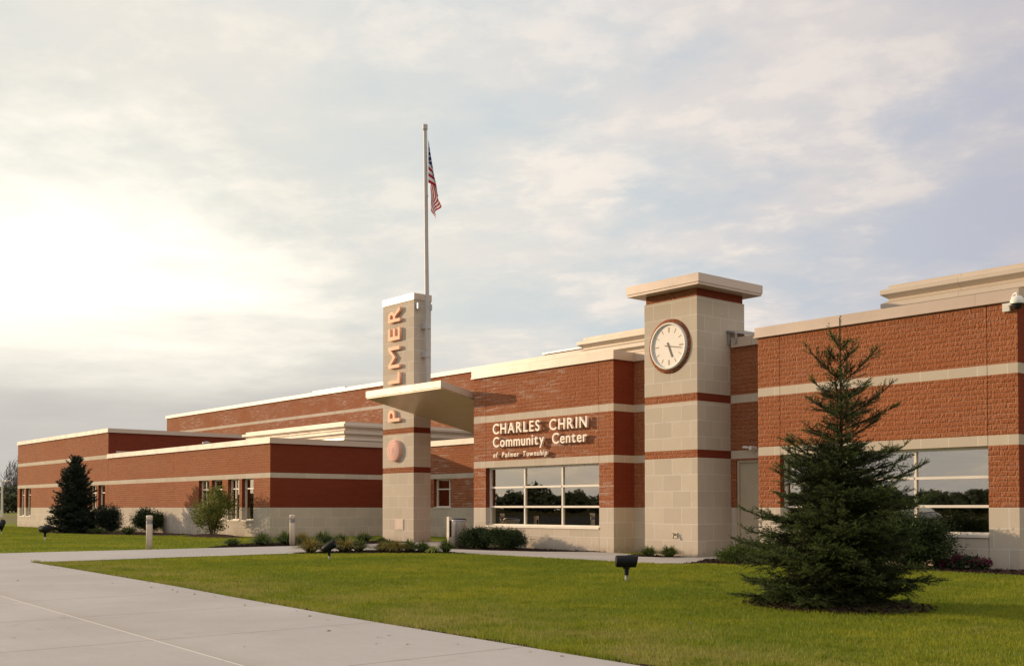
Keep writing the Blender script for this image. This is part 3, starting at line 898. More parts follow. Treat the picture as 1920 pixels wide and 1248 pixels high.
# gymnasium
b6 = thing('gymnasium_hall', (-60, 37.2, 0), 'largest and tallest brick hall standing behind the low wing', 'building')
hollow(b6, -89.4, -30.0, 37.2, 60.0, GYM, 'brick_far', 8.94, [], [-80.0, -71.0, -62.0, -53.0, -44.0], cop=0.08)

# ------------------------------------------------------------------ clock tower
tw = thing('clock_tower', (-18.35, 21.55, 0), 'square pale stone clock tower with an overhanging flat cap', 'tower')
TX0, TX1, TY0, TY1 = -19.22, -17.48, 20.63, 22.47
secs = [(0, 2.44, 'stone_low', 'stone_shaft', 0), (2.44, 2.64, 'brick', 'brick_band', -.004), (2.64, 3.83, 'stone_mid', 'stone_shaft', 0),
        (3.83, 4.03, 'brick', 'brick_band', -.004), (4.03, 6.40, 'stone_top', 'stone_shaft', 0), (6.40, 6.60, 'brick', 'brick_band', -.03)]
for z0, z1, mt, nm, e in secs:
    mb = MB(); mb.box(TX0 - e, TX1 + e, TY0 - e, TY1 + e, z0, z1); mb.build(nm, mt, tw)
cap = MB()
cap.box(TX0 - .33, TX1 + .33, TY0 - .33, TY1 + .33, 6.66, 6.87)
cap.box(TX0 - .31, TX1 + .31, TY0 - .31, TY1 + .31, 6.60, 6.66)
cap.build('tower_cap', 'coping', tw)
# round clock
CX, CZ = -18.36, 5.25
rg = MB(); rg.lathe([(0.0, 0.0), (0.685, 0.0), (0.685, 0.014)], 48, (CX, TY0 - .014, CZ), 'Y')
rg.f = [f for f in rg.f]
clock = rg.build('brick_ring', 'brick', tw)
ck = MB(); ck.lathe([(0.535, 0.055), (0.535, 0.0), (0.550, -0.012), (0.580, -0.008), (0.590, 0.02), (0.590, 0.062)], 56, (CX, TY0 - .078, CZ), 'Y')
rim = ck.build('clock_rim', 'white_paint', tw)
fc = MB(); fc.lathe([(0.0, 0.0), (0.538, 0.0)], 56, (CX, TY0 - .040, CZ), 'Y'); fc.f = [tuple(reversed(f)) for f in fc.f]
face = fc.build('clock_face', 'clock_face', tw)
for h_ in range(12):
    mk = MB()
    a = R(h_ * 30); big_ = h_ % 3 == 0
    r0, r1, hw = (0.345, 0.47, 0.017) if big_ else (0.365, 0.475, 0.007)
    ca, sa = math.sin(a), math.cos(a)
    p = [(CX + ca * r + k_ * hw * sa, CZ + sa * r - k_ * hw * ca) for r, k_ in ((r0, -1), (r0, 1), (r1, 1), (r1, -1))]
    vs = [(x, TY0 - .046, z) for x, z in p] + [(x, TY0 - .0405, z) for x, z in p]
    mk.add(vs, [(0, 1, 2, 3), (0, 4, 5, 1), (1, 5, 6, 2), (2, 6, 7, 3), (3, 7, 4, 0)])
    mk.build('hour_mark', 'brass_mark', tw)
def hand(name, deg, tail, tip, w0, w1, y):
    a = R(deg); s_, c_ = math.sin(a), math.cos(a)
    hb = MB()
    p = [(CX + s_ * r + k_ * w_ * c_, CZ + c_ * r - k_ * w_ * s_) for r, k_, w_ in ((-tail, -1, w0), (-tail, 1, w0), (tip, 1, w1), (tip, -1, w1))]
    vs = [(x, y, z) for x, z in p] + [(x, y + .006, z) for x, z in p]
    hb.add(vs, [(0, 1, 2, 3), (0, 4, 5, 1), (1, 5, 6, 2), (2, 6, 7, 3), (3, 7, 4, 0)])
    hb.build(name, 'bronze', tw)
hand('hour_hand', 157, 0.10, 0.30, 0.017, 0.021, TY0 - .056)
hand('minute_hand', 100, 0.12, 0.43, 0.011, 0.007, TY0 - .066)

# ------------------------------------------------------------------ pylon
py = thing('sign_pylon', (-32.35, 22.3, 0), 'tall pale stone pylon with vertical copper lettering, between the low wing and the entrance', 'pylon')
PX0, PX1, PY0, PY1 = -33.32, -31.38, 21.95, 22.68
for z0, z1, mt, nm, e in [(0, 2.44, 'stone_low', 'stone_shaft', 0), (2.44, 2.64, 'brick', 'brick_band', -.004), (2.64, 3.83, 'stone_mid', 'stone_shaft', 0),
                          (3.83, 4.03, 'brick', 'brick_band', -.004), (4.03, 8.49, 'stone_top', 'stone_shaft', 0), (8.49, 8.72, 'coping', 'coping', 0.02)]:
    mb = MB(); mb.box(PX0 - e, PX1 + e, PY0 - e, PY1 + e, z0, z1); mb.build(nm, mt, py)
pl = MB(); pl.box(-32.50, -31.98, PY0 - .022, PY0, 0.44, 0.82); pl.box(-32.45, -32.03, PY0 - .026, PY0 - .022, 0.48, 0.78)
pl.build('cornerstone', 'plaque', py)
em = thing('round_emblem', (-32.47, PY0 - .07, 3.235), 'round copper coloured emblem disc mounted low on the pylon', 'emblem')
d_ = MB(); d_.lathe([(0.385, 0.07), (0.385, -0.055), (0.37, -0.065), (0.0, -0.065)], 48, (-32.47, PY0 - .07, 3.235), 'Y'); d_.f = [tuple(reversed(f)) for f in d_.f]
d_.build('disc', 'emblem', em)
rl = MB()
for r_, t_ in ((0.32, .012), (0.22, .010)):
    rl.lathe([(r_ + t_, 0.0), (r_ + t_, -0.006), (r_, -0.006), (r_, 0.0)], 48, (-32.47, PY0 - .135, 3.235), 'Y')
rl.f = [tuple(reversed(f)) for f in rl.f]
for x0, x1, z0, z1 in ((-.10, -.03, -.12, .10), (.0, .05, -.12, .14), (.08, .13, -.12, .05), (-.13, .16, -.15, -.12)):
    rl.box(-32.47 + x0, -32.47 + x1, PY0 - .141, PY0 - .135, 3.235 + z0, 3.235 + z1)
rl.build('relief', 'emblem_line', em)
for (yy, wh) in ((22.06, 'left'), (22.56, 'right')):
    f_ = MB(); f_.box(-31.34, -31.22, yy - .055, yy + .055, 8.16, 8.36); f_.box(-31.37, -31.34, yy - .03, yy + .03, 8.22, 8.30)
    lab = 'small grey floodlight near the pylon top, %s of the flagpole' % wh
    o_ = thing('floodlight', (-31.3, yy, 8.2), lab, 'floodlight', 'floodlights on the pylon')
    f_.build('housing', 'steel', o_)
    g_2 = MB(); g_2.box(-31.33, -31.23, yy - .045, yy + .045, 8.145, 8.158); g_2.build('lens', 'lens', o_)

# flagpole
fp = thing('flagpole', (-31.10, 22.42, 4.3), 'tall grey tapered flagpole fixed to the side of the pylon', 'flagpole')
pm = MB(); pm.tube((-31.10, 22.37, 4.45), (-31.10, 22.21, 14.40), .094, .058, 20)
pm.build('pole', 'pole', fp)
for z in (6.57, 7.57):
    br = MB()
    br.tube((-31.10, 22.335, z - .11), (-31.10, 22.335, z + .11), .115, None, 20)
    br.box(-31.378, -31.15, 22.24, 22.44, z - .09, z + .09)
    br.build('bracket', 'pole', fp)
tk = MB(); tk.tube((-31.10, 22.21, 14.40), (-31.10, 22.21, 14.46), .045, .085, 16); tk.tube((-31.10, 22.21, 14.46), (-31.10, 22.21, 14.62), .09, .09, 16)
tk.build('truck', 'pole', fp)
ha = MB(); ha.tube((-31.03, 22.25, 14.42), (-31.005, 22.33, 7.0), .006, None, 6)
ha.build('halyard', 'white_paint', fp)
ct = MB(); ct.tube((-31.17, 22.24, 12.05), (-30.98, 22.26, 12.10), .02, .02, 8); ct.build('cleat', 'pole', fp)

# flag, hanging limp: cloth drawn together towards the pole and folded
fg_t = thing('flag', (-31.03, 22.27, 14.15), 'limp red and white striped flag with a blue starred corner on the flagpole', 'flag')
m, nt, b = mat('flag_cloth', 0.85, 0.0, 0.15)
uvn = nt.node('ShaderNodeUVMap'); uvn.uv_map = 'UVMap'
uu, vv, _ = nt.sep(uvn.outputs[0])
st = nt.math('LESS_THAN', nt.math('FLOORED_MODULO', nt.math('MULTIPLY', nt.math('SUBTRACT', 1.0, vv), 13.0), 2.0), 1.0)
c = nt.mix(st, (0.80, 0.78, 0.76), (0.42, 0.025, 0.045))
can = nt.math('MULTIPLY', nt.math('LESS_THAN', uu, 0.40), nt.math('GREATER_THAN', vv, 6.0 / 13.0))
sx = nt.math('SUBTRACT', nt.math('FLOORED_MODULO', nt.math('MULTIPLY', uu, 27.5), 1.0), 0.5)
sy = nt.math('SUBTRACT', nt.math('FLOORED_MODULO', nt.math('MULTIPLY', vv, 16.7), 1.0), 0.5)
par = nt.math('FLOORED_MODULO', nt.math('ADD', nt.math('FLOOR', nt.math('MULTIPLY', uu, 27.5)), nt.math('FLOOR', nt.math('MULTIPLY', vv, 16.7))), 2.0)
star = nt.math('MULTIPLY', nt.math('LESS_THAN', nt.math('ADD', nt.math('MULTIPLY', sx, sx), nt.math('MULTIPLY', sy, sy)), 0.09), nt.math('LESS_THAN', par, 0.5))
c = nt.mix(can, c, nt.mix(star, (0.022, 0.032, 0.11), (0.8, 0.8, 0.8)))
nt.put(b.inputs['Base Color'], c)
tr = nt.node('ShaderNodeBsdfTranslucent'); nt.put(tr.inputs[0], c)
mx = nt.node('ShaderNodeMixShader'); mx.inputs[0].default_value = 0.25
nt.l.new(b.outputs[0], mx.inputs[1]); nt.l.new(tr.outputs[0], mx.inputs[2])
nt.l.new(mx.outputs[0], m.node_tree.nodes['Material Output'].inputs[0])
def make_flag():
    nu, nv = 64, 40
    H, L = 1.52, 2.4
    hx = Vector((0.644, 0.765, 0)).normalized()      # cloth drifts this way from the pole
    nx_ = Vector((0.765, -0.644, 0))
    V = []; UV = []
    for j in range(nv + 1):
        v = j / nv
        for i in range(nu + 1):
            u = i / nu
            # hoist hangs straight; the fly falls down: each point slides down with u
            s = u * L
            drop = s * 0.98
            out = 0.03 + 1.0 * (1 - math.exp(-s * 1.1)) * (0.30 + 0.70 * (1 - v)) * (1 - 0.66 * u)
            fold = 0.5 * math.sin(s * 5.2 + v * 2.2) + 0.35 * math.sin(s * 9.1 - v * 3.0)
            out2 = out * (0.78 + 0.22 * fold)
            z = H * v * (1 - 0.10 * u) - drop * (0.62 + 0.38 * v) + (1 - v) * 0.18 * u
            dep = 0.11 * math.sin(s * 6.5 + v * 1.5 + 0.7) * min(1, s * 2)
            p = hx * out2 + nx_ * dep
            V.append((p.x, p.y, z - H - 0.05))
            UV.append((u, v))
    F = [(j * (nu + 1) + i, j * (nu + 1) + i + 1, (j + 1) * (nu + 1) + i + 1, (j + 1) * (nu + 1) + i) for j in range(nv) for i in range(nu)]
    me = bpy.data.meshes.new('cloth'); me.from_pydata(V, [], F)
    ul = me.uv_layers.new(name='UVMap')
    for lp in me.loops: ul.data[lp.index].uv = UV[lp.vertex_index]
    me.materials.append(M['flag_cloth'])
    for p in me.polygons: p.use_smooth = True
    o = bpy.data.objects.new('cloth', me); COL.objects.link(o); o.parent = fg_t
make_flag()

# ------------------------------------------------------------------ entrance canopy
cn = thing('entrance_canopy', (-29.2, 19.9, 3.9), 'beige metal entrance canopy sloping up from the wall towards the walkway', 'canopy')
CX0, CX1, CY0, CY1 = -31.30, -27.06, 19.93, 25.2
sl = 0.212
def canz(y): return 5.12 - (y - CY0) * sl
mb = MB()
# front fascia, side fascias, deck: one folded metal body 0.21 deep
top = [(CX0, CY0), (CX1, CY0), (CX1, CY1), (CX0, CY1)]
vs = [(x, y, canz(y)) for x, y in top] + [(x, y, canz(y) - .21) for x, y in top]
mb.add(vs, [(0, 1, 2, 3), (0, 4, 5, 1), (1, 5, 6, 2), (2, 6, 7, 3), (3, 7, 4, 0)])
mb.build('fascia', 'coping', cn)
mb = MB(); e = .025
i4 = [(CX0 + e, CY0 + e), (CX1 - e, CY0 + e), (CX1 - e, CY1), (CX0 + e, CY1)]
vs = [(x, y, canz(y) - .19) for x, y in i4] + [(x, y, canz(y) - .245) for x, y in i4]
mb.add(vs, [(7, 6, 5, 4), (0, 4, 5, 1), (1, 5, 6, 2), (2, 6, 7, 3), (3, 7, 4, 0)])
mb.build('soffit', 'soffit', cn)
mb = MB(); mb.box(CX0 + .1, CX0 + .25, 22.72, 22.9, 0, canz(22.8) - .24); 

# ------------------------------------------------------------------ rooftop cornices
def cornice(x0, x1, y0, y1, T, label):
    t = thing('rooftop_screen', ((x0 + x1) / 2, y0, T - 1.3), label, 'roof screen', 'moulded metal rooftop screens')
    prof = [(T, -.30), (T, 0), (T - .085, 0), (T - .105, .13), (T - .12, .15), (T - .225, .15), (T - .245, .125), (T - .33, 0.0), (T - .37, 0.0), (T - .44, .12),
            (T - .45, .14), (T - .55, .14), (T - .57, .11), (T - .63, .01), (T - .68, .01), (T - .74, .11), (T - .84, .12), (T - .87, .02), (T - 1.3, .02)]
    mb = MB(); V = []
    for z, e in prof:
        V += [(x0 - e, y0 - e, z), (x1 + e, y0 - e, z), (x1 + e, y1 + e, z), (x0 - e, y1 + e, z)]
    F = []
    for k_ in range(len(prof) - 1):
        for i in range(4):
            a = k_ * 4 + i; b_ = k_ * 4 + (i + 1) % 4
            F.append((a, a + 4, b_ + 4, b_))
    F.append((0, 1, 2, 3))
    mb.add(V, F)
    mb.build('moulding', 'cornice', t)
cornice(-14.45, -4.0, 24.2, 29.5, 6.63, 'moulded cream metal roof screen above the block behind the spruce')
cornice(-25.2, -20.7, 24.2, 26.3, 6.62, 'moulded cream metal roof screen seen left of the clock tower')
cornice(-52.6, -42.8, 26.15, 34.0, 5.12, 'stepped metal roof screen on the low wing left of the pylon')
def unit(x0, x1, y0, y1, z0, z1, label):
    t = thing('rooftop_unit', ((x0 + x1) / 2, y0, z0), label, 'roof unit', 'low units on the hall roof')
    mb = MB(); mb.box(x0, x1, y0, y1, z0, z1 - .1); mb.build('casing', 'coping', t)
    mb = MB(); mb.box(x0 - .1, x1 + .1, y0 - .1, y1 + .1, z1 - .098, z1); mb.build('lid', 'steel', t)
unit(-78.4, -73.7, 45.0, 48.0, 8.4, 10.65, 'flat metal unit peeping over the hall parapet left of the pylon')
unit(-50.3, -41.0, 45.0, 48.0, 8.4, 10.75, 'flat metal unit behind the hall parapet left of the clock tower')
vt = thing('roof_vent', (-50.9, 23.2, 3.5), 'small grey mushroom vent pipe standing on the low wing roof', 'vent')
mb = MB(); mb.tube((-50.9, 23.2, 3.3), (-50.9, 23.2, 4.36), .07, None, 12); mb.build('pipe', 'steel', vt)
mb = MB(); mb.lathe([(.02, 4.36), (.2, 4.36), (.2, 4.42), (.0, 4.48)], 16, (-50.9, 23.2, 0)); mb.build('cowl', 'steel', vt)
# metal scupper leaning out of the tower side over the link wall
sp_ = thing('rainwater_scupper', (-17.3, 22.1, 5.46), 'bent grey metal scupper behind the parapet right of the clock tower', 'scupper')
mb = MB()
mb.add([(-17.46, 21.75, 5.66), (-17.46, 22.62, 5.70), (-17.22, 22.62, 5.64), (-17.22, 21.75, 5.60), (-17.46, 21.75, 5.62), (-17.46, 22.62, 5.66), (-17.22, 22.62, 5.60), (-17.22, 21.75, 5.56)],
       [(0, 3, 2, 1), (4, 5, 6, 7), (0, 4, 7, 3), (3, 7, 6, 2), (2, 6, 5, 1), (1, 5, 4, 0)])
mb.box(-17.24, -17.21, 21.78, 21.82, 5.3, 5.57); mb.box(-17.45, -17.42, 21.78, 21.82, 5.3, 5.62)
mb.build('tray', 'steel', sp_)

# ------------------------------------------------------------------ lettering
_cache = {}
def glyph(ch, cap, depth, bold, shear=0.0):
    """mesh of one letter: x to the right, y up, z towards the reader"""
    cu = bpy.data.curves.new('g', 'FONT')
    cu.body = ch; cu.size = 1.0; cu.extrude = depth / 2; cu.offset = bold; cu.shear = shear
    cu.resolution_u = 6
    o = bpy.data.objects.new('g', cu)
    COL.objects.link(o)
    bpy.context.view_layer.update()
    me = bpy.data.meshes.new_from_object(o)
    co = np.empty(len(me.vertices) * 3); me.vertices.foreach_get('co', co)
    bpy.data.objects.remove(o); bpy.data.curves.remove(cu)
    return me, co.reshape(-1, 3)
_m, _c = glyph('H', 1, .1, 0.0); CAPH = _c[:, 1].max(); bpy.data.meshes.remove(_m)
def word(parent, text, u0, u1, base, cap, plane_y, depth, matn, bold=0.012, shear=0.0, vertical=False, slots=None, colx=0):
    s = cap / CAPH
    gl_ = [glyph(ch, cap, depth / s, 0.0 if ch == 'M' else bold, shear) for ch in text]
    if not slots:
        ws = [(c_[:, 0].max() - c_[:, 0].min()) * s for _, c_ in gl_]
        n = len(text)
        gap = ((u1 - u0) - sum(ws)) / max(1, n - 1)
        k_ = 1.0
        if gap < 0.02:
            k_ = (u1 - u0 - 0.022 * (n - 1)) / sum(ws); gap = 0.022
        pos_ = []; u = u0
        for w_ in ws:
            pos_.append((u, w_ * k_)); u += w_ * k_ + gap
    else:
        pos_ = [(a, b_ - a) for a, b_ in slots]
    for (me, c_), (u, w_), ch in zip(gl_, pos_, text):
        x = (c_[:, 0] - c_[:, 0].min()) / (c_[:, 0].max() - c_[:, 0].min()) * w_ + u
        y = c_[:, 1] * s
        z = c_[:, 2] * s
        if vertical:      # reads upwards: text x -> height, text up -> world -X
            P = np.stack([colx - y, plane_y - z, x], 1)
        else:
            P = np.stack([x, plane_y - z, base + y], 1)
        off = np.array(parent.location)
        me.vertices.foreach_set('co', (P - off).ravel()); me.update()
        me.materials.clear(); me.materials.append(M[matn])
        o = bpy.data.objects.new('letter', me); COL.objects.link(o); o.parent = parent
LY = FY - 0.10
sg = thing('building_name_sign', (-23.7, LY, 3.2), 'three lines of raised pale lettering on the brick above the nine pane window', 'sign')
word(sg, 'CHARLES', -25.80, -23.66, 3.445, 0.30, LY, 0.07, 'letter', 0.013)
word(sg, 'CHRIN', -23.24, -21.70, 3.435, 0.30, LY, 0.07, 'letter', 0.013)
word(sg, 'Community', -25.79, -23.47, 3.05, 0.295, LY, 0.07, 'letter', 0.013)
word(sg, 'Center', -23.12, -21.70, 3.04, 0.295, LY, 0.07, 'letter', 0.013)
word(sg, 'of', -25.79, -25.56, 2.74, 0.145, LY, 0.06, 'letter', 0.014, 0.2)
word(sg, 'Palmer', -25.38, -24.58, 2.735, 0.145, LY, 0.06, 'letter', 0.014, 0.2)
word(sg, 'Township', -24.40, -23.34, 2.73, 0.145, LY, 0.06, 'letter', 0.014, 0.2)
ps = thing('vertical_name_sign', (-32.1, PY0 - .09, 6.3), 'copper coloured letters reading upwards on the pylon, partly hidden by the canopy', 'sign')
word(ps, 'PALMER', 0, 0, 0, 0.70, PY0 - .07, 0.10, 'letter_copper', 0.014, vertical=True, colx=-32.11,
     slots=[(4.27, 4.69), (4.86, 5.45), (5.62, 6.01), (6.18, 6.94), (7.17, 7.60), (7.82, 8.33)])

# ------------------------------------------------------------------ small site objects
def bollard_light(x, y, label):
    t = thing('bollard_light', (x, y, 0), label, 'bollard', 'bollard lights along the walkway')
    mb = MB(); mb.lathe([(.0, 0), (.088, 0), (.088, .74)], 28, (0, 0, 0)); mb.build('shaft', 'bollard', t, loc=1)
    mb = MB()
    for i in range(4):
        z = .745 + i * .027
        mb.lathe([(.05, z), (.088, z), (.088, z + .012), (.05, z + .020)], 28, (0, 0, 0))
    mb.lathe([(.055, .74), (.055, .86)], 20, (0, 0, 0)); mb.build('louvre', 'steel', t, loc=1)
    mb = MB(); mb.lathe([(.05, .853), (.089, .853), (.089, .975), (.08, .992), (.0, 1.0)], 28, (0, 0, 0)); mb.build('head', 'bollard', t, loc=1)
    return t
bollard_light(-30.95, 12.38, 'cream bollard light beside the walkway, in front of the round dark bush')
bollard_light(-30.95, 17.0, 'cream bollard light standing among the grass clumps near the low wing corner')

def spotlight(x, y, rz, tilt, sc_, label):
    t = thing('landscape_spotlight', (x, y, 0), label, 'spotlight', 'black spotlights in the lawn')
    st_ = MB(); st_.tube((-.012, 0, 0), (-.012, 0, .14), .014, None, 10); st_.build('conduit', 'conduit', t, loc=1)
    s2 = MB(); s2.tube((.022, 0, 0), (.022, 0, .14), .016, None, 10); s2.build('stake', 'steel', t, loc=1)
    cm = MB(); cm.tube((0, 0, .10), (0, 0, .24), .035, .040, 16); cm.tube((0, 0, .205), (0, 0, .255), .058, .058, 18); cm.build('stem', 'black_paint', t, loc=1)
    cz = .33
    bd = MB(); n = 28; L0, L1 = -.18, .17
    ca, sa = math.cos(R(tilt)), math.sin(R(tilt))
    rings = [(L0, .0), (L0, .085), (L0 + .012, .098), (.05, .103), (L1, .103)]
    vs = []
    for k_, (l_, r_) in enumerate(rings):
        for i in range(n):
            an = 2 * math.pi * i / n
            yy, zz = r_ * math.cos(an), r_ * math.sin(an)
            xx = l_ + (0.022 * zz / .1 if k_ == 4 else 0)
            vs.append((xx * ca - zz * sa, yy, cz + xx * sa + zz * ca))
    fs = [(k_ * n + i, k_ * n + (i + 1) % n, (k_ + 1) * n + (i + 1) % n, (k_ + 1) * n + i) for k_ in range(4) for i in range(n)]
    bd.add(vs, fs, 0, True)
    # inner wall of the hood
    base_ = vs[4 * n:]
    inn = [(v[0] - .05 * ca + 0.0, v[1] * .93, cz + (v[2] - cz - .17 * sa) * .93 + .12 * sa) for v in base_]
    bd.add(base_ + inn, [(i, (i + 1) % n, (i + 1) % n + n, i + n) for i in range(n)], 0, True)
    bd.build('lamp_head', 'black_paint', t, loc=1)
    ln = MB(); ln.add([(v[0] + .03 * ca, v[1] * .99, cz + (v[2] - cz) * .99 + .03 * sa) for v in inn], [tuple(range(n))]); ln.build('lens', 'lens', t, loc=1)
    t.scale = (sc_, sc_, sc_)
    t.rotation_euler = (0, 0, rz)
    return t
spotlight(-12.72, 13.2, R(52), 0, 1.0, 'black spotlight in the lawn in front of the clock tower, lying level')
spotlight(-22.45, 13.3, R(52), 34, 0.92, 'black spotlight in the lawn among the grass clumps, tilted upwards')
spotlight(-42.6, 13.05, R(200), 0, 1.25, 'black spotlight in the far lawn in front of the dense spruce')
spotlight(-53.6, 14.5, R(150), 35, 1.3, 'black spotlight cut by the left edge of the picture')

tc = thing('litter_bin', (-26.55, 20.25, 0), 'ribbed stainless litter bin with a black lid beside the clipped yews', 'litter bin')
mb = MB(); mb.lathe([(.20, .05), (.25, .07), (.252, .80)], 44, (0, 0, 0)); mb.build('body', 'ribbed_steel', tc, loc=1)
mb = MB(); mb.lathe([(.0, .015), (.22, .015), (.22, .06)], 32, (0, 0, 0)); mb.build('base', 'black_plastic', tc, loc=1)
mb = MB(); mb.lathe([(.255, .79), (.262, .80), (.262, .845), (.25, .85)], 44, (0, 0, 0)); mb.build('rim', 'steel', tc, loc=1)
mb = MB(); mb.lathe([(.25, .848), (.25, .858), (.17, .888), (.0, .893)], 44, (0, 0, 0)); mb.build('lid', 'black_plastic', tc, loc=1)
dp = thing('door_opener_post', (-26.13, 19.57, 0), 'slim square steel post with a dark push panel beside the litter bin', 'post')
mb = MB(); mb.box(-.055, .055, -.055, .055, 0, .95); mb.build('post', 'bollard', dp, loc=1)
mb = MB(); mb.box(.055, .062, -.035, .035, .35, .84); mb.build('push_panel', 'black_plastic', dp, loc=1)

# dome camera on the corner of the right block
dc = thing('dome_camera', (-9.78, 20.93, 5.1), 'white dome security camera with a dark lens at the top right wall corner', 'security camera')
mb = MB(); mb.box(-10.12, -9.98, 21.03, 21.098, 5.03, 5.19); mb.box(-10.0, -9.88, 21.0, 21.06, 5.13, 5.17); mb.build('bracket', 'white_paint', dc)
mb = MB()
pts_ = [(-9.90, 21.02, 5.15), (-9.90, 20.98, 5.26), (-9.85, 20.95, 5.33), (-9.78, 20.93, 5.34), (-9.78, 20.93, 5.28)]
for a, c_ in zip(pts_[:-1], pts_[1:]): mb.tube(a, c_, .022, None, 10)
mb.build('arm', 'white_paint', dc)
mb = MB(); mb.lathe([(.13, 5.13), (.132, 5.16), (.118, 5.22), (.08, 5.27), (.0, 5.295)], 28, (-9.78, 20.93, 0)); mb.build('shell', 'white_paint', dc)
mb = MB(); mb.lathe([(.0, 5.025), (.05, 5.035), (.085, 5.07), (.102, 5.13)], 28, (-9.78, 20.93, 0)); mb.build('dome', 'black_plastic', dc)
# small camera over the service door
bc = thing('wall_camera', (-16.75, 21.8, 2.66), 'tiny white wall camera above the service door', 'security camera')
mb = MB(); mb.tube((-17.02, 21.80, 2.71), (-16.88, 21.82, 2.70), .030, .034, 12); mb.tube((-16.90, 21.82, 2.70), (-16.76, 21.84, 2.69), .02, .02, 10); mb.build('housing', 'white_paint', bc)
mb = MB(); mb.tube((-16.74, 21.72, 2.68), (-16.70, 21.898, 2.66), .055, .062, 16); mb.build('mount', 'white_paint', bc)
# hose tap on the tower
tp_ = thing('wall_tap', (-18.2, 20.6, 0.5), 'small brass wall tap low on the front of the clock tower', 'tap')
mb = MB(); mb.box(-18.24, -18.13, 20.605, 20.63, .47, .60); mb.build('plate', 'conduit', tp_)
mb = MB(); mb.tube((-18.19, 20.61, .55), (-18.19, 20.54, .54), .018, None, 10); mb.tube((-18.19, 20.55, .55), (-18.19, 20.53, .46), .016, .02, 10); mb.tube((-18.24, 20.56, .58), (-18.14, 20.56, .58), .012, None, 8); mb.build('spout', 'brass_mark', tp_)

# ------------------------------------------------------------------ vegetation
def frames(dirs):
    """two unit vectors perpendicular to each direction"""
    up = np.where(np.abs(dirs[:, 2:3]) < 0.9, np.array([[0, 0, 1.0]]), np.array([[1.0, 0, 0]]))
    a = np.cross(dirs, up); a /= np.linalg.norm(a, axis=1, keepdims=True)
    return a, np.cross(dirs, a)
def tubes_np(P0, P1, R0, R1, n=4):
    dv = P1 - P0; L = np.linalg.norm(dv, axis=1, keepdims=True); dv = dv / np.maximum(L, 1e-6)
    a, b_ = frames(dv)
    vs = []
    for P, Rr in ((P0, R0), (P1, R1)):
        for i in range(n):
            t_ = 2 * np.pi * i / n
            vs.append(P + (a * np.cos(t_) + b_ * np.sin(t_)) * Rr[:, None])
    V = np.stack(vs, 1); m_ = len(P0)
    idx = np.arange(m_)[:, None] * (2 * n)
    F = np.concatenate([idx + np.array([[i, (i + 1) % n, (i + 1) % n + n, i + n]]) for i in range(n)], 0)
    return V.reshape(-1, 3), F
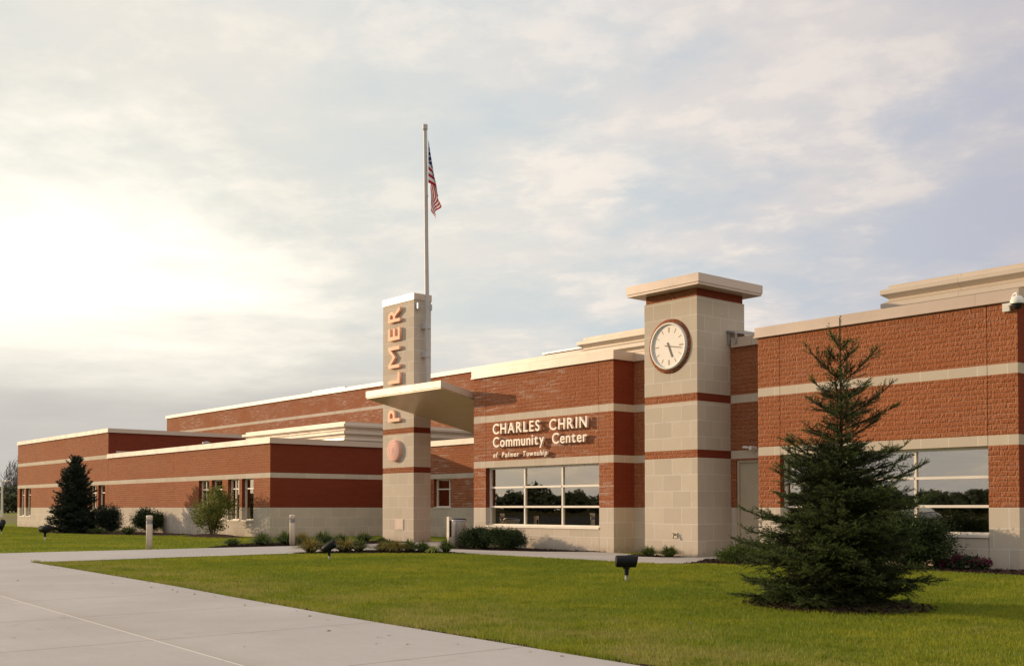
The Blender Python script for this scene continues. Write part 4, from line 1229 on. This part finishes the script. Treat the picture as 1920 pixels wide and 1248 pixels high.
def conifer(name, x, y, H, prof, label, seed, matn, whorl_gap=0.19, nb=7, nlen=0.022, nw=0.0045, dens=170, top_angle=52, bot_angle=2, twig_gap=0.055, skew=None, droop=0.25, leader=0.3, fill=1.0, thin=0.0, base_z=0.10):
    r_ = np.random.default_rng(seed)
    tf = lambda f: thin * min(1.0, max(0.0, (f - .32) / .40))
    t = thing(name, (x, y, 0), label, 'tree')
    tr = MB()
    segs = 10
    pts = [Vector((0.015 * math.sin(3 * i / segs), 0.012 * math.cos(4 * i / segs) - .012, H * i / segs)) for i in range(segs + 1)]
    for i in range(segs):
        tr.tube(pts[i], pts[i + 1], 0.036 * H / 3.4 * (1 - i / segs) ** 1.3 + .005, 0.036 * H / 3.4 * (1 - (i + 1) / segs) ** 1.3 + .005, 10, caps=False)
    tr.build('trunk', 'bark', t, loc=1)
    P0s = []; P1s = []; rad0 = []; rad1 = []          # woody segments
    N0 = []; N1 = []                                    # needle-bearing segments
    zs = []
    z = base_z
    while z < H * (0.94 if thin else .97):
        f = z / H
        zs.append(z)
        z += whorl_gap * (0.8 + (1.75 * tf(f) if thin else 1.2 * f * f)) * r_.uniform(.8, 1.2)
    for z in zs:
        f = z / H
        k_ = max(3, int(nb * r_.uniform(.8, 1.2) * (1.0 - .52 * tf(f))))
        a0 = r_.uniform(0, 6.28)
        for i in range(k_):
            az = a0 + 6.283 * i / k_ + r_.uniform(-.35, .35)
            Rm = prof(f) * (r_.uniform(.62, 1.08) if r_.random() < .85 else r_.uniform(.3, .6))
            if skew: Rm *= skew(az, f, r_)
            zb = z + r_.uniform(-.05, .05)
            ang = R(bot_angle + (top_angle - bot_angle) * f ** 1.3 + r_.uniform(-9, 9))
            L = Rm / max(.45, math.cos(ang))
            ns = 9
            p = np.array([0, 0, zb]); el = ang; azz = az
            hd = np.array([math.cos(azz), math.sin(azz), 0])
            prev = p
            for s_ in range(ns):
                ss = s_ / ns
                el_ = ang - droop * (1 - f) * math.sin(ss * 3.14) * 1.0 + 0.35 * ss * ss * (1 - .4 * f)
                azz += r_.normal(0, .04)
                hd = np.array([math.cos(azz), math.sin(azz), 0])
                dv = hd * math.cos(el_) + np.array([0, 0, math.sin(el_)])
                nxt = prev + dv * L / ns
                P0s.append(prev); P1s.append(nxt)
                rr0 = (.014 * (L / 1.1) * (1 - ss) + .003); P_ = 0
                rad0.append(rr0); rad1.append(max(.003, rr0 - .0014))
                if ss > .12: N0.append(prev); N1.append(nxt)
                # side twigs in the branch plane
                m_ = max(1, int(L / ns / twig_gap * fill * (1 - .12 * tf(f)) + r_.random()))
                for q_ in range(m_):
                    u_ = (q_ + r_.random()) / m_
                    bp2 = prev + (nxt - prev) * u_
                    rest = L * (1 - (ss + u_ / ns))
                    if ss < .1 and r_.random() < .5: continue
                    for sd_ in (-1, 1):
                        if r_.random() < .18: continue
                        tl = (0.15 + 0.40 * rest) * r_.uniform(.45, 1.1) * min(1, .35 + L) * (1 - .10 * tf(f))
                        tl = min(tl, .48 * L + .05)
                        ta = azz + sd_ * r_.uniform(.65, 1.05)
                        te = el_ + r_.uniform(-.35, .28)
                        td = np.array([math.cos(ta) * math.cos(te), math.sin(ta) * math.cos(te), math.sin(te)])
                        tip = bp2 + td * tl + np.array([0, 0, r_.uniform(-.05, .02) * tl])
                        N0.append(bp2); N1.append(tip)
                        if tl > .11:
                            for w_ in range(int(tl / .07)):
                                v_ = (w_ + .6) / (tl / .07 + .4)
                                b3_ = bp2 + (tip - bp2) * v_
                                l3 = tl * (1 - v_) * r_.uniform(.4, .8) + .02
                                a3 = ta + r_.choice([-1, 1]) * r_.uniform(.6, 1.0)
                                e3 = te + r_.uniform(-.4, .35)
                                N0.append(b3_); N1.append(b3_ + np.array([math.cos(a3) * math.cos(e3), math.sin(a3) * math.cos(e3), math.sin(e3)]) * l3)
                prev = nxt
    # leader
    N0.append(np.array([0, 0, H * .80])); N1.append(np.array([0.005, 0, H + (.03 if thin else 0)]))
    P0s = np.array(P0s); P1s = np.array(P1s)
    N0 = np.array(N0); N1 = np.array(N1)
    Vw, Fw = tubes_np(P0s, P1s, np.array(rad0), np.array(rad1), 4)
    Vt, Ft = tubes_np(N0, N1, np.full(len(N0), .0022 * nlen / .022), np.full(len(N0), .001), 3)
    # needles
    Ls = np.linalg.norm(N1 - N0, axis=1)
    cnt = np.maximum(3, (Ls * dens).astype(int))
    idx = np.repeat(np.arange(len(N0)), cnt)
    tt = r_.uniform(0, 1, len(idx))[:, None]
    base = N0[idx] * (1 - tt) + N1[idx] * tt
    dv = (N1 - N0) / np.maximum(Ls, 1e-6)[:, None]
    a, b_ = frames(dv)
    ph = r_.uniform(0, 6.283, len(idx))[:, None]
    rad = a[idx] * np.cos(ph) + b_[idx] * np.sin(ph)
    nd = rad * .75 + dv[idx] * .75 + np.array([[0, 0, .15]])
    nd /= np.linalg.norm(nd, axis=1, keepdims=True)
    nl = nlen * r_.uniform(.7, 1.15, len(idx))[:, None]
    wv = np.cross(nd, r_.normal(0, 1, (len(idx), 3))); wv /= np.linalg.norm(wv, axis=1, keepdims=True)
    wv *= nw / 2
    Vn = np.stack([base - wv, base + wv, base + nd * nl], 1).reshape(-1, 3)
    Fn = np.arange(len(Vn)).reshape(-1, 3)
    print(name, 'needles', len(Fn), 'twigs', len(N0))
    npmesh('limbs', Vw, Fw, 'bark', t)
    Vall = np.concatenate([Vt, Vn]);
    rc = np.hypot(base[:, 0], base[:, 1]); fz = np.clip(base[:, 2] / H, 0, 1)
    young = (rc > .72 * np.array([prof(f_) for f_ in np.linspace(0, 1, 101)])[(fz * 100).astype(int)]) & (tt[:, 0] > .45) if thin else np.zeros(len(Fn), bool)
    young |= (fz > .90) & bool(thin)
    npmesh('crown', Vall, [(Ft, 0), (Fn[~young] + len(Vt), 1), (Fn[young] + len(Vt), 2)], ['bark', matn, 'young_needle'], t)
    return t
def prof_main(f):
    xs = [0.0, .05, .12, .22, .35, .45, .55, .63, .72, .80, .88, .94, 1.0]
    ys = [.98, 1.20, 1.22, 1.08, .94, .82, .72, .68, .62, .46, .27, .15, .05]
    return float(np.interp(f, xs, ys))
def skew_main(az, f, r_):
    # image right is (0.644, 0.765): the crown reaches a little further left near the ground and to both sides in single shoots
    s = math.cos(az - math.atan2(.765, .644))
    return 1 + (-.10 * s if f < .25 else 0.05 * s if f < .5 else 0)
conifer('young_spruce', -7.72, 11.82, 3.57, prof_main, 'young open spruce tree in the foreground lawn before the right block', 11, 'spruce_needle', skew=skew_main, thin=1.0, whorl_gap=.085, nb=9, twig_gap=.045, nlen=.028, nw=.0065, dens=200)
conifer('dense_spruce', -53.4, 17.75, 3.62, lambda f: 1.34 * (1 - f) ** .72 + .05, 'dense dark blue spruce in front of the low wing, at the left', 21, 'blue_spruce_needle',
        whorl_gap=.11, nb=15, nlen=.06, nw=.030, dens=52, top_angle=48, bot_angle=8, twig_gap=.10, fill=1.0, base_z=.08)

def leafy(name, x, y, gen, n, size, matn, label, cat, seed, group=None, stems=6, h=1.0, spread=.5, extra=None, aspect=.55, part='foliage'):
    """cloud of small leaf quads placed by gen(rng, n) plus a few woody stems"""
    r_ = np.random.default_rng(seed)
    t = thing(name, (x, y, 0), label, cat, group)
    if stems:
        st_ = MB()
        for i in range(stems):
            a = 6.28 * i / stems + r_.uniform(-.3, .3); s_ = spread * r_.uniform(.5, 1)
            p0 = Vector((.04 * math.cos(a), .04 * math.sin(a), 0)); p1 = Vector((s_ * .5 * math.cos(a), s_ * .5 * math.sin(a), h * .5)); p2 = Vector((s_ * math.cos(a), s_ * math.sin(a), h * r_.uniform(.75, .95)))
            st_.tube(p0, p1, .018, .012, 6, caps=False); st_.tube(p1, p2, .012, .004, 6, caps=False)
        st_.build('stems', 'bark', t, loc=1)
    c_ = gen(r_, n); n = len(c_)
    nd = r_.normal(0, 1, (n, 3)); nd += (c_ - np.array([0, 0, h * .45])) * 1.2 / max(h, .3); nd /= np.linalg.norm(nd, axis=1, keepdims=True)
    wv = np.cross(nd, r_.normal(0, 1, (n, 3))); wv /= np.linalg.norm(wv, axis=1, keepdims=True)
    L = size * r_.uniform(.6, 1.2, n)[:, None]
    W = L * aspect / 2
    V = np.stack([c_, c_ + nd * L * .5 - wv * W, c_ + nd * L, c_ + nd * L * .5 + wv * W], 1).reshape(-1, 3)
    npmesh(part, V, np.arange(4 * n).reshape(n, 4), matn, t)
    return t
def clumpy(rx, ry, z0, z1, k=26, rs=.22, seed=0, shell=.55):
    """leaf positions gathered in clumps over an ellipsoid so that gaps and dark pockets remain"""
    def g(r_, n):
        rr = np.random.default_rng(seed)
        u = rr.normal(0, 1, (k, 3)); u /= np.linalg.norm(u, axis=1, keepdims=True)
        rad = rr.uniform(shell, 1, k)[:, None] ** .6
        cz = (z0 + z1) / 2; hz = (z1 - z0) / 2
        cs = u * rad * np.array([[rx, ry, hz]]) * .82 + np.array([[0, 0, cz]])
        which = r_.integers(0, k, n)
        p = cs[which] + r_.normal(0, 1, (n, 3)) * rs * rr.uniform(.6, 1.2, k)[which][:, None] * np.array([[rx, ry, hz]])
        p = p[(p[:, 2] > .03)]
        return p
    return g
# deciduous shrub by the narrow windows
leafy('leafy_shrub', -42.9, 19.85, clumpy(1.12, .9, .15, 2.15, 46, .17, 4, .35), 6500, .095, 'shrub_leaf', 'loose yellowing leafy shrub in front of the four narrow windows', 'shrub', 4, stems=9, h=1.8, spread=.8)
# round dark bush behind the first bollard
leafy('round_bush', -51.3, 20.5, clumpy(.72, .68, .08, 1.22, 46, .22, 5), 12000, .09, 'yew_leaf', 'round dark bush against the pale base behind the first bollard', 'shrub', 5, stems=5, h=.8, spread=.35, aspect=.35)
leafy('spiky_bush', -53.0, 19.1, clumpy(.72, .68, .02, 1.3, 46, .22, 6), 12000, .10, 'blue_spruce_needle', 'dark bush tucked against the right foot of the dense spruce', 'shrub', 6, stems=4, h=.8, spread=.3, aspect=.3)
# clipped yews by the bin
for (x_, y_, rx, h_, sd_, lab) in ((-25.30, 19.98, .60, .62, 8, 'clipped dark yew beside the litter bin, left one of two'), (-24.30, 20.15, .74, .64, 9, 'clipped dark yew under the nine pane window, right one of two')):
    leafy('clipped_yew', x_, y_, clumpy(rx, rx * .85, .0, h_, 70, .19, sd_, .3), 22000, .06, 'yew_leaf', lab, 'shrub', sd_, 'clipped yews under the window', stems=5, h=h_ * .8, spread=rx * .5, aspect=.28)
leafy('spreading_yew', -11.75, 20.25, clumpy(.95, .75, .0, 1.08, 90, .17, 12, .2), 34000, .075, 'yew_leaf', 'dark spreading yew half hidden behind the young spruce', 'shrub', 12, stems=5, h=.8, spread=.4, aspect=.3)
# low spreading juniper-like grasses left of the spruce
for i, (x_, y_, rx, h_) in enumerate(((-15.35, 19.45, .42, .34), (-14.75, 19.65, .5, .40), (-14.05, 19.75, .5, .42))):
    leafy('low_juniper', x_, y_, clumpy(rx, .4, .0, h_, 26, .25, 30 + i), 2600, .13, 'clump_leaf', ['low green juniper nearest the service door', 'low green juniper second from the service door', 'low green juniper closest to the young spruce'][i], 'shrub', 30 + i, 'low junipers at the wall', stems=0, h=h_, aspect=.12)
# azaleas
def azalea(x_, y_, rx, h_, sd_, lab):
    t = leafy('azalea', x_, y_, clumpy(rx, rx * .8, .0, h_, 20, .25, sd_), 900, .055, 'azalea_leaf', lab, 'flowers', sd_, 'magenta azaleas at the wall foot', stems=0, h=h_)
    r_ = np.random.default_rng(sd_ + 100)
    c_ = clumpy(rx, rx * .8, .02, h_ + .02, 14, .20, sd_ + 1)(r_, 650)
    c_ = c_[c_[:, 2] > h_ * .35]
    n = len(c_)
    nd = r_.normal(0, 1, (n, 3)); nd /= np.linalg.norm(nd, axis=1, keepdims=True)
    wv = np.cross(nd, r_.normal(0, 1, (n, 3))); wv /= np.linalg.norm(wv, axis=1, keepdims=True)
    V = np.stack([c_, c_ + nd * .025 - wv * .018, c_ + nd * .05, c_ + nd * .025 + wv * .018], 1).reshape(-1, 3)
    npmesh('blossom', V, np.arange(4 * n).reshape(n, 4), 'azalea_flower', t)
azalea(-11.15, 20.55, .15, .20, 41, 'smallest magenta azalea, next to the dark yew')
azalea(-10.78, 20.60, .24, .30, 42, 'middle and tallest magenta azalea at the wall foot')
azalea(-10.42, 20.62, .20, .24, 43, 'magenta azalea nearest the right wall corner')

# ornamental grass clumps: arching blades
def clump_mesh(seed, n, rmax, h, wd, droop=1.0, segs=4):
    r_ = np.random.default_rng(seed)
    a = r_.uniform(0, 6.283, n); L = h * r_.uniform(.7, 1.25, n); sp = r_.uniform(.1, 1, n) ** .7 * rmax
    V = []; F = []; o_ = 0
    for i in range(n):
        ca, sa = math.cos(a[i]), math.sin(a[i])
        b0 = r_.uniform(0, .06); wv = np.array([-sa, ca, 0]) * wd * r_.uniform(.6, 1.2)
        pr_ = []
        for s_ in range(segs + 1):
            u = s_ / segs
            rad = b0 + sp[i] * u
            z = L[i] * (1.5 * u - (.40 + .98 * droop * sp[i] / rmax) * u * u)
            c0 = np.array([ca * rad, sa * rad, max(.01, z)])
            w_ = wv * (1 - u) ** .7 * .5
            pr_ += [c0 - w_, c0 + w_]
        V += pr_
        F += [(o_ + 2 * k_, o_ + 2 * k_ + 1, o_ + 2 * k_ + 3, o_ + 2 * k_ + 2) for k_ in range(segs)]
        o_ += 2 * (segs + 1)
    return np.array(V), np.array(F)
CL = [  # x, y, radius scale, height scale, material, label
    (-31.95, 15.45, .85, .75, 'clump_leaf', 'small dark grass clump alone at the left end of the walkway bed'),
    (-33.1, 17.1, .95, 1.1, 'clump_leaf', 'tall grass clump in front of the low wing corner, left of the second bollard'),
    (-31.6, 16.3, 1.0, .95, 'clump_leaf', 'rounded grass clump nearest the walkway, left of the second bollard'),
    (-31.9, 17.3, 1.25, 1.15, 'clump_leaf', 'big dark grass clump directly behind the second bollard'),
    (-32.3, 18.1, .95, 1.0, 'dry_clump_leaf', 'golden grass clump just right of the second bollard'),
    (-26.02, 14.85, 1.15, 1.05, 'dry_clump_leaf', 'yellow edged grass clump at the near corner of the front bed'),
    (-31.6, 18.5, 1.2, 1.15, 'clump_leaf', 'full green grass clump behind the tilted spotlight'),
    (-33.3, 20.2, .9, .75, 'clump_leaf', 'low grass clump at the foot of the shaded wing wall'),
    (-25.75, 15.75, 1.2, 1.0, 'dry_clump_leaf', 'brownish grass clump right of the tilted spotlight'),
    (-25.85, 16.25, .9, .95, 'clump_leaf', 'green grass clump overlapping the brownish one in the front bed'),
    (-32.6, 20.7, 1.0, .95, 'clump_leaf', 'round green grass clump against the shaded wing wall'),
    (-32.2, 21.2, .6, .5, 'clump_leaf', 'tiny grass clump at the left foot of the pylon'),
    (-25.75, 17.15, .85, .85, 'clump_leaf', 'dark grass clump in front of the left edge of the pylon'),
    (-24.75, 16.75, 1.05, .85, 'dry_clump_leaf', 'rusty grass clump in front of the pylon cornerstone'),
    (-24.85, 17.25, .95, .9, 'clump_leaf', 'grass clump before the right half of the pylon'),
    (-48.9, 18.6, 1.3, 1.1, 'clump_leaf', 'feathery grass clump between the dense spruce and the first bollard'),
    (-51.6, 18.2, 1.0, .8, 'clump_leaf', 'low grass clump at the foot of the dark bush by the dense spruce'),
    (-18.60, 20.1, .72, .72, 'clump_leaf', 'spiky daylily clump at the left front corner of the clock tower'),
    (-17.95, 20.12, .80, .80, 'clump_leaf', 'spiky daylily clump below the wall tap on the tower'),
    (-26.15, 15.35, .8, .8, 'clump_leaf', 'small green grass clump squeezed between the two yellowish front clumps'),
    (-25.2, 16.6, .8, .75, 'dry_clump_leaf', 'small tawny grass clump halfway along the front bed'),
    (-24.35, 17.35, .8, .8, 'clump_leaf', 'small green grass clump left of the yellow hosta'),
    (-13.35, 19.9, 1.0, .95, 'clump_leaf', 'grass clump behind the left side of the young spruce'),
]
protos = [clump_mesh(50 + i, 520, .50, .52, .020) for i in range(3)]
meshes = {}
for i, (x_, y_, rs, hs, mt, lab) in enumerate(CL):
    key = (i % 3, mt)
    t = thing('grass_clump', (x_, y_, 0), lab, 'ornamental grass', 'ornamental grass clumps in the beds')
    if key not in meshes:
        o = npmesh('blades', *protos[i % 3], mt, t)
        meshes[key] = o.data
    else:
        o = bpy.data.objects.new('blades', meshes[key]); COL.objects.link(o); o.parent = t
    t.rotation_euler = (0, 0, i * 1.7)
    t.scale = (rs * 1.22, rs * 1.22, hs * .82)
# hosta with broad pale leaves
ht = thing('hosta', (-23.75, 17.25, 0), 'yellow green broad leaved hosta at the right end of the front bed', 'plant')
V, F = clump_mesh(77, 60, .30, .26, .07, 1.3)
npmesh('leaves', V, F, 'hosta_leaf', ht)
ht2 = thing('grass_clump', (-23.5, 17.5, 0), 'green grass clump just right of the yellow hosta', 'ornamental grass', 'ornamental grass clumps in the beds')
npmesh('blades', *protos[1], 'clump_leaf', ht2); ht2.scale = (.9, .9, .85)

# ------------------------------------------------------------------ far surroundings
def tree_wall(name, pts, seed, n, size, matn, label, hmin, hmax, bare=False):
    """far wood: many crowns along a line, as one mass of leaf-sized faces with trunks"""
    r_ = np.random.default_rng(seed)
    V = []; F = []; 
    C = []
    P = np.array(pts); seg = np.linalg.norm(np.diff(P, axis=0), axis=1); cum = np.concatenate([[0], np.cumsum(seg)])
    total = cum[-1]; cnt = int(total / 2.2)
    for i in range(cnt):
        s_ = (i + r_.uniform(-.4, .4)) / cnt * total
        k_ = min(max(np.searchsorted(cum, s_) - 1, 0), len(seg) - 1)
        p = P[k_] + (P[k_ + 1] - P[k_]) * ((s_ - cum[k_]) / seg[k_])
        p = p + r_.normal(0, 3.5, 2)
        h = r_.uniform(hmin, hmax) * (1.5 if r_.random() < .06 else 1)
        C.append((p[0], p[1], h, r_.uniform(2.2, 3.8)))
    C = np.array(C)
    which = r_.integers(0, len(C), n)
    u = r_.normal(0, 1, (n, 3)); u /= np.linalg.norm(u, axis=1, keepdims=True)
    rad = r_.uniform(.35, 1, n)[:, None] ** .5
    cc = C[which]
    lob = 1 + .22 * np.sin(u[:, 0:1] * 7 + cc[:, 2:3] * 9) * np.cos(u[:, 2:3] * 6 + cc[:, 0:1])
    p = u * rad * lob * np.stack([cc[:, 3], cc[:, 3], cc[:, 2] * .48], 1) + np.stack([cc[:, 0], cc[:, 1], cc[:, 2] * .55], 1)
    nd = r_.normal(0, 1, (n, 3)); nd /= np.linalg.norm(nd, axis=1, keepdims=True)
    wv = np.cross(nd, r_.normal(0, 1, (n, 3))); wv /= np.linalg.norm(wv, axis=1, keepdims=True)
    if bare:
        nd[:, 2] = np.abs(nd[:, 2]) + .8; nd /= np.linalg.norm(nd, axis=1, keepdims=True)
        L = size * 2.6; W = size * .09
    else:
        L = size; W = size * .5
    L = L * r_.uniform(.6, 1.2, n)[:, None]
    V = np.stack([p - nd * L / 2, p - wv * W, p + nd * L / 2, p + wv * W], 1).reshape(-1, 3)
    V[:, 2] = np.maximum(V[:, 2], 0.0)
    Fq = np.arange(4 * n).reshape(n, 4)
    p0 = np.stack([C[:, 0], C[:, 1], np.zeros(len(C))], 1); p1 = p0 + np.stack([np.zeros(len(C)), np.zeros(len(C)), C[:, 2] * .8], 1)
    Vt, Ft = tubes_np(p0, p1, np.full(len(C), .2), np.full(len(C), .06), 5)
    npmesh(name, np.concatenate([V, Vt]), [(Fq, 0), (Ft + len(V), 1)], [matn, 'bark'], None, kind='stuff', label=label, category='trees')
# wood behind the photographer, seen only mirrored in the windows
tree_wall('far_wood', [(-330, -30), (-240, -95), (-120, -150), (-30, -170), (80, -165), (200, -120)], 61, 170000, 0.8, 'far_leaf', 'dark far wood mirrored in the window panes', 3.8, 5.0)
# bare trees beyond the field at the far left
tree_wall('bare_wood', [(-330, 30), (-300, 85), (-270, 150)], 62, 60000, 0.9, 'bare_twig', 'grey leafless trees beyond the field at the far left', 8, 14, True)
tree_wall('hedge_row', [(-285, 30), (-262, 75), (-240, 130)], 63, 26000, 0.9, 'far_leaf', 'dark low hedge row beyond the field at the far left', 3.5, 6.5)
sheet('verge', [(-250, 20), (-200, 20), (-190, 120), (-235, 120)], -0.012, 'lawn')

lp_ = thing('street_lamp', (-150, 40.6, 0), 'slim pale lamp post far off beyond the left end of the building', 'street lamp')
mb = MB(); mb.tube((0, 0, 0), (0, 0, 4.6), .16, .11, 10); mb.build('pole', 'conduit', lp_, loc=1)
mb = MB(); mb.tube((0, 0, 4.5), (.5, .6, 4.7), .05, .05, 8); mb.box(.1, .9, .2, .8, 4.6, 4.74); mb.build('lamp_head', 'conduit', lp_, loc=1)

# parked cars on the road behind the photographer, mirrored in the glass
def car(x, y, rz, label):
    t = thing('parked_car', (x, y, .01), label, 'car', 'parked cars mirrored in the windows')
    mb = MB()
    sec = [(-2.2, .35, .55, .78), (-2.1, .3, .80, .86), (-1.3, .28, .92, .88), (-.7, .28, .95, .88), (.9, .28, .95, .88), (1.7, .30, .85, .86), (2.15, .35, .6, .78)]
    vs = []
    for xx, z0, z1, hw in sec:
        vs += [(xx, -hw, z0), (xx, hw, z0), (xx, hw * .96, z1), (xx, -hw * .96, z1)]
    fs = [(4 * k_ + i, 4 * k_ + (i + 1) % 4, 4 * k_ + 4 + (i + 1) % 4, 4 * k_ + 4 + i) for k_ in range(6) for i in range(4)] + [(0, 3, 2, 1), (24, 25, 26, 27)]
    mb.add(vs, fs, 0, True); mb.build('body', 'car_paint', t, loc=1)
    mb = MB(); a = [(-1.2, .93, .80), (-.6, 1.42, .62), (.7, 1.42, .62), (1.45, .93, .80)]
    vs = sum([[(xx, -hw, z), (xx, hw, z)] for xx, z, hw in a], [])
    mb.add(vs, [(0, 1, 3, 2), (2, 3, 5, 4), (4, 5, 7, 6), (0, 2, 4, 6), (1, 7, 5, 3)]); mb.build('cabin', 'lens', t, loc=1)
    for xx in (-1.35, 1.35):
        for yy in (-.82, .82):
            mb = MB(); mb.tube((xx, yy - .1, .31), (xx, yy + .1, .31), .32, .32, 18); mb.build('wheel', 'black_plastic', t, loc=1)
    t.rotation_euler = (0, 0, rz)
car(-34, -16, R(8), 'grey car parked across the road, mirrored in the nine pane window')
car(-20.5, -17, R(4), 'grey car parked across the road, mirrored in the window behind the spruce')
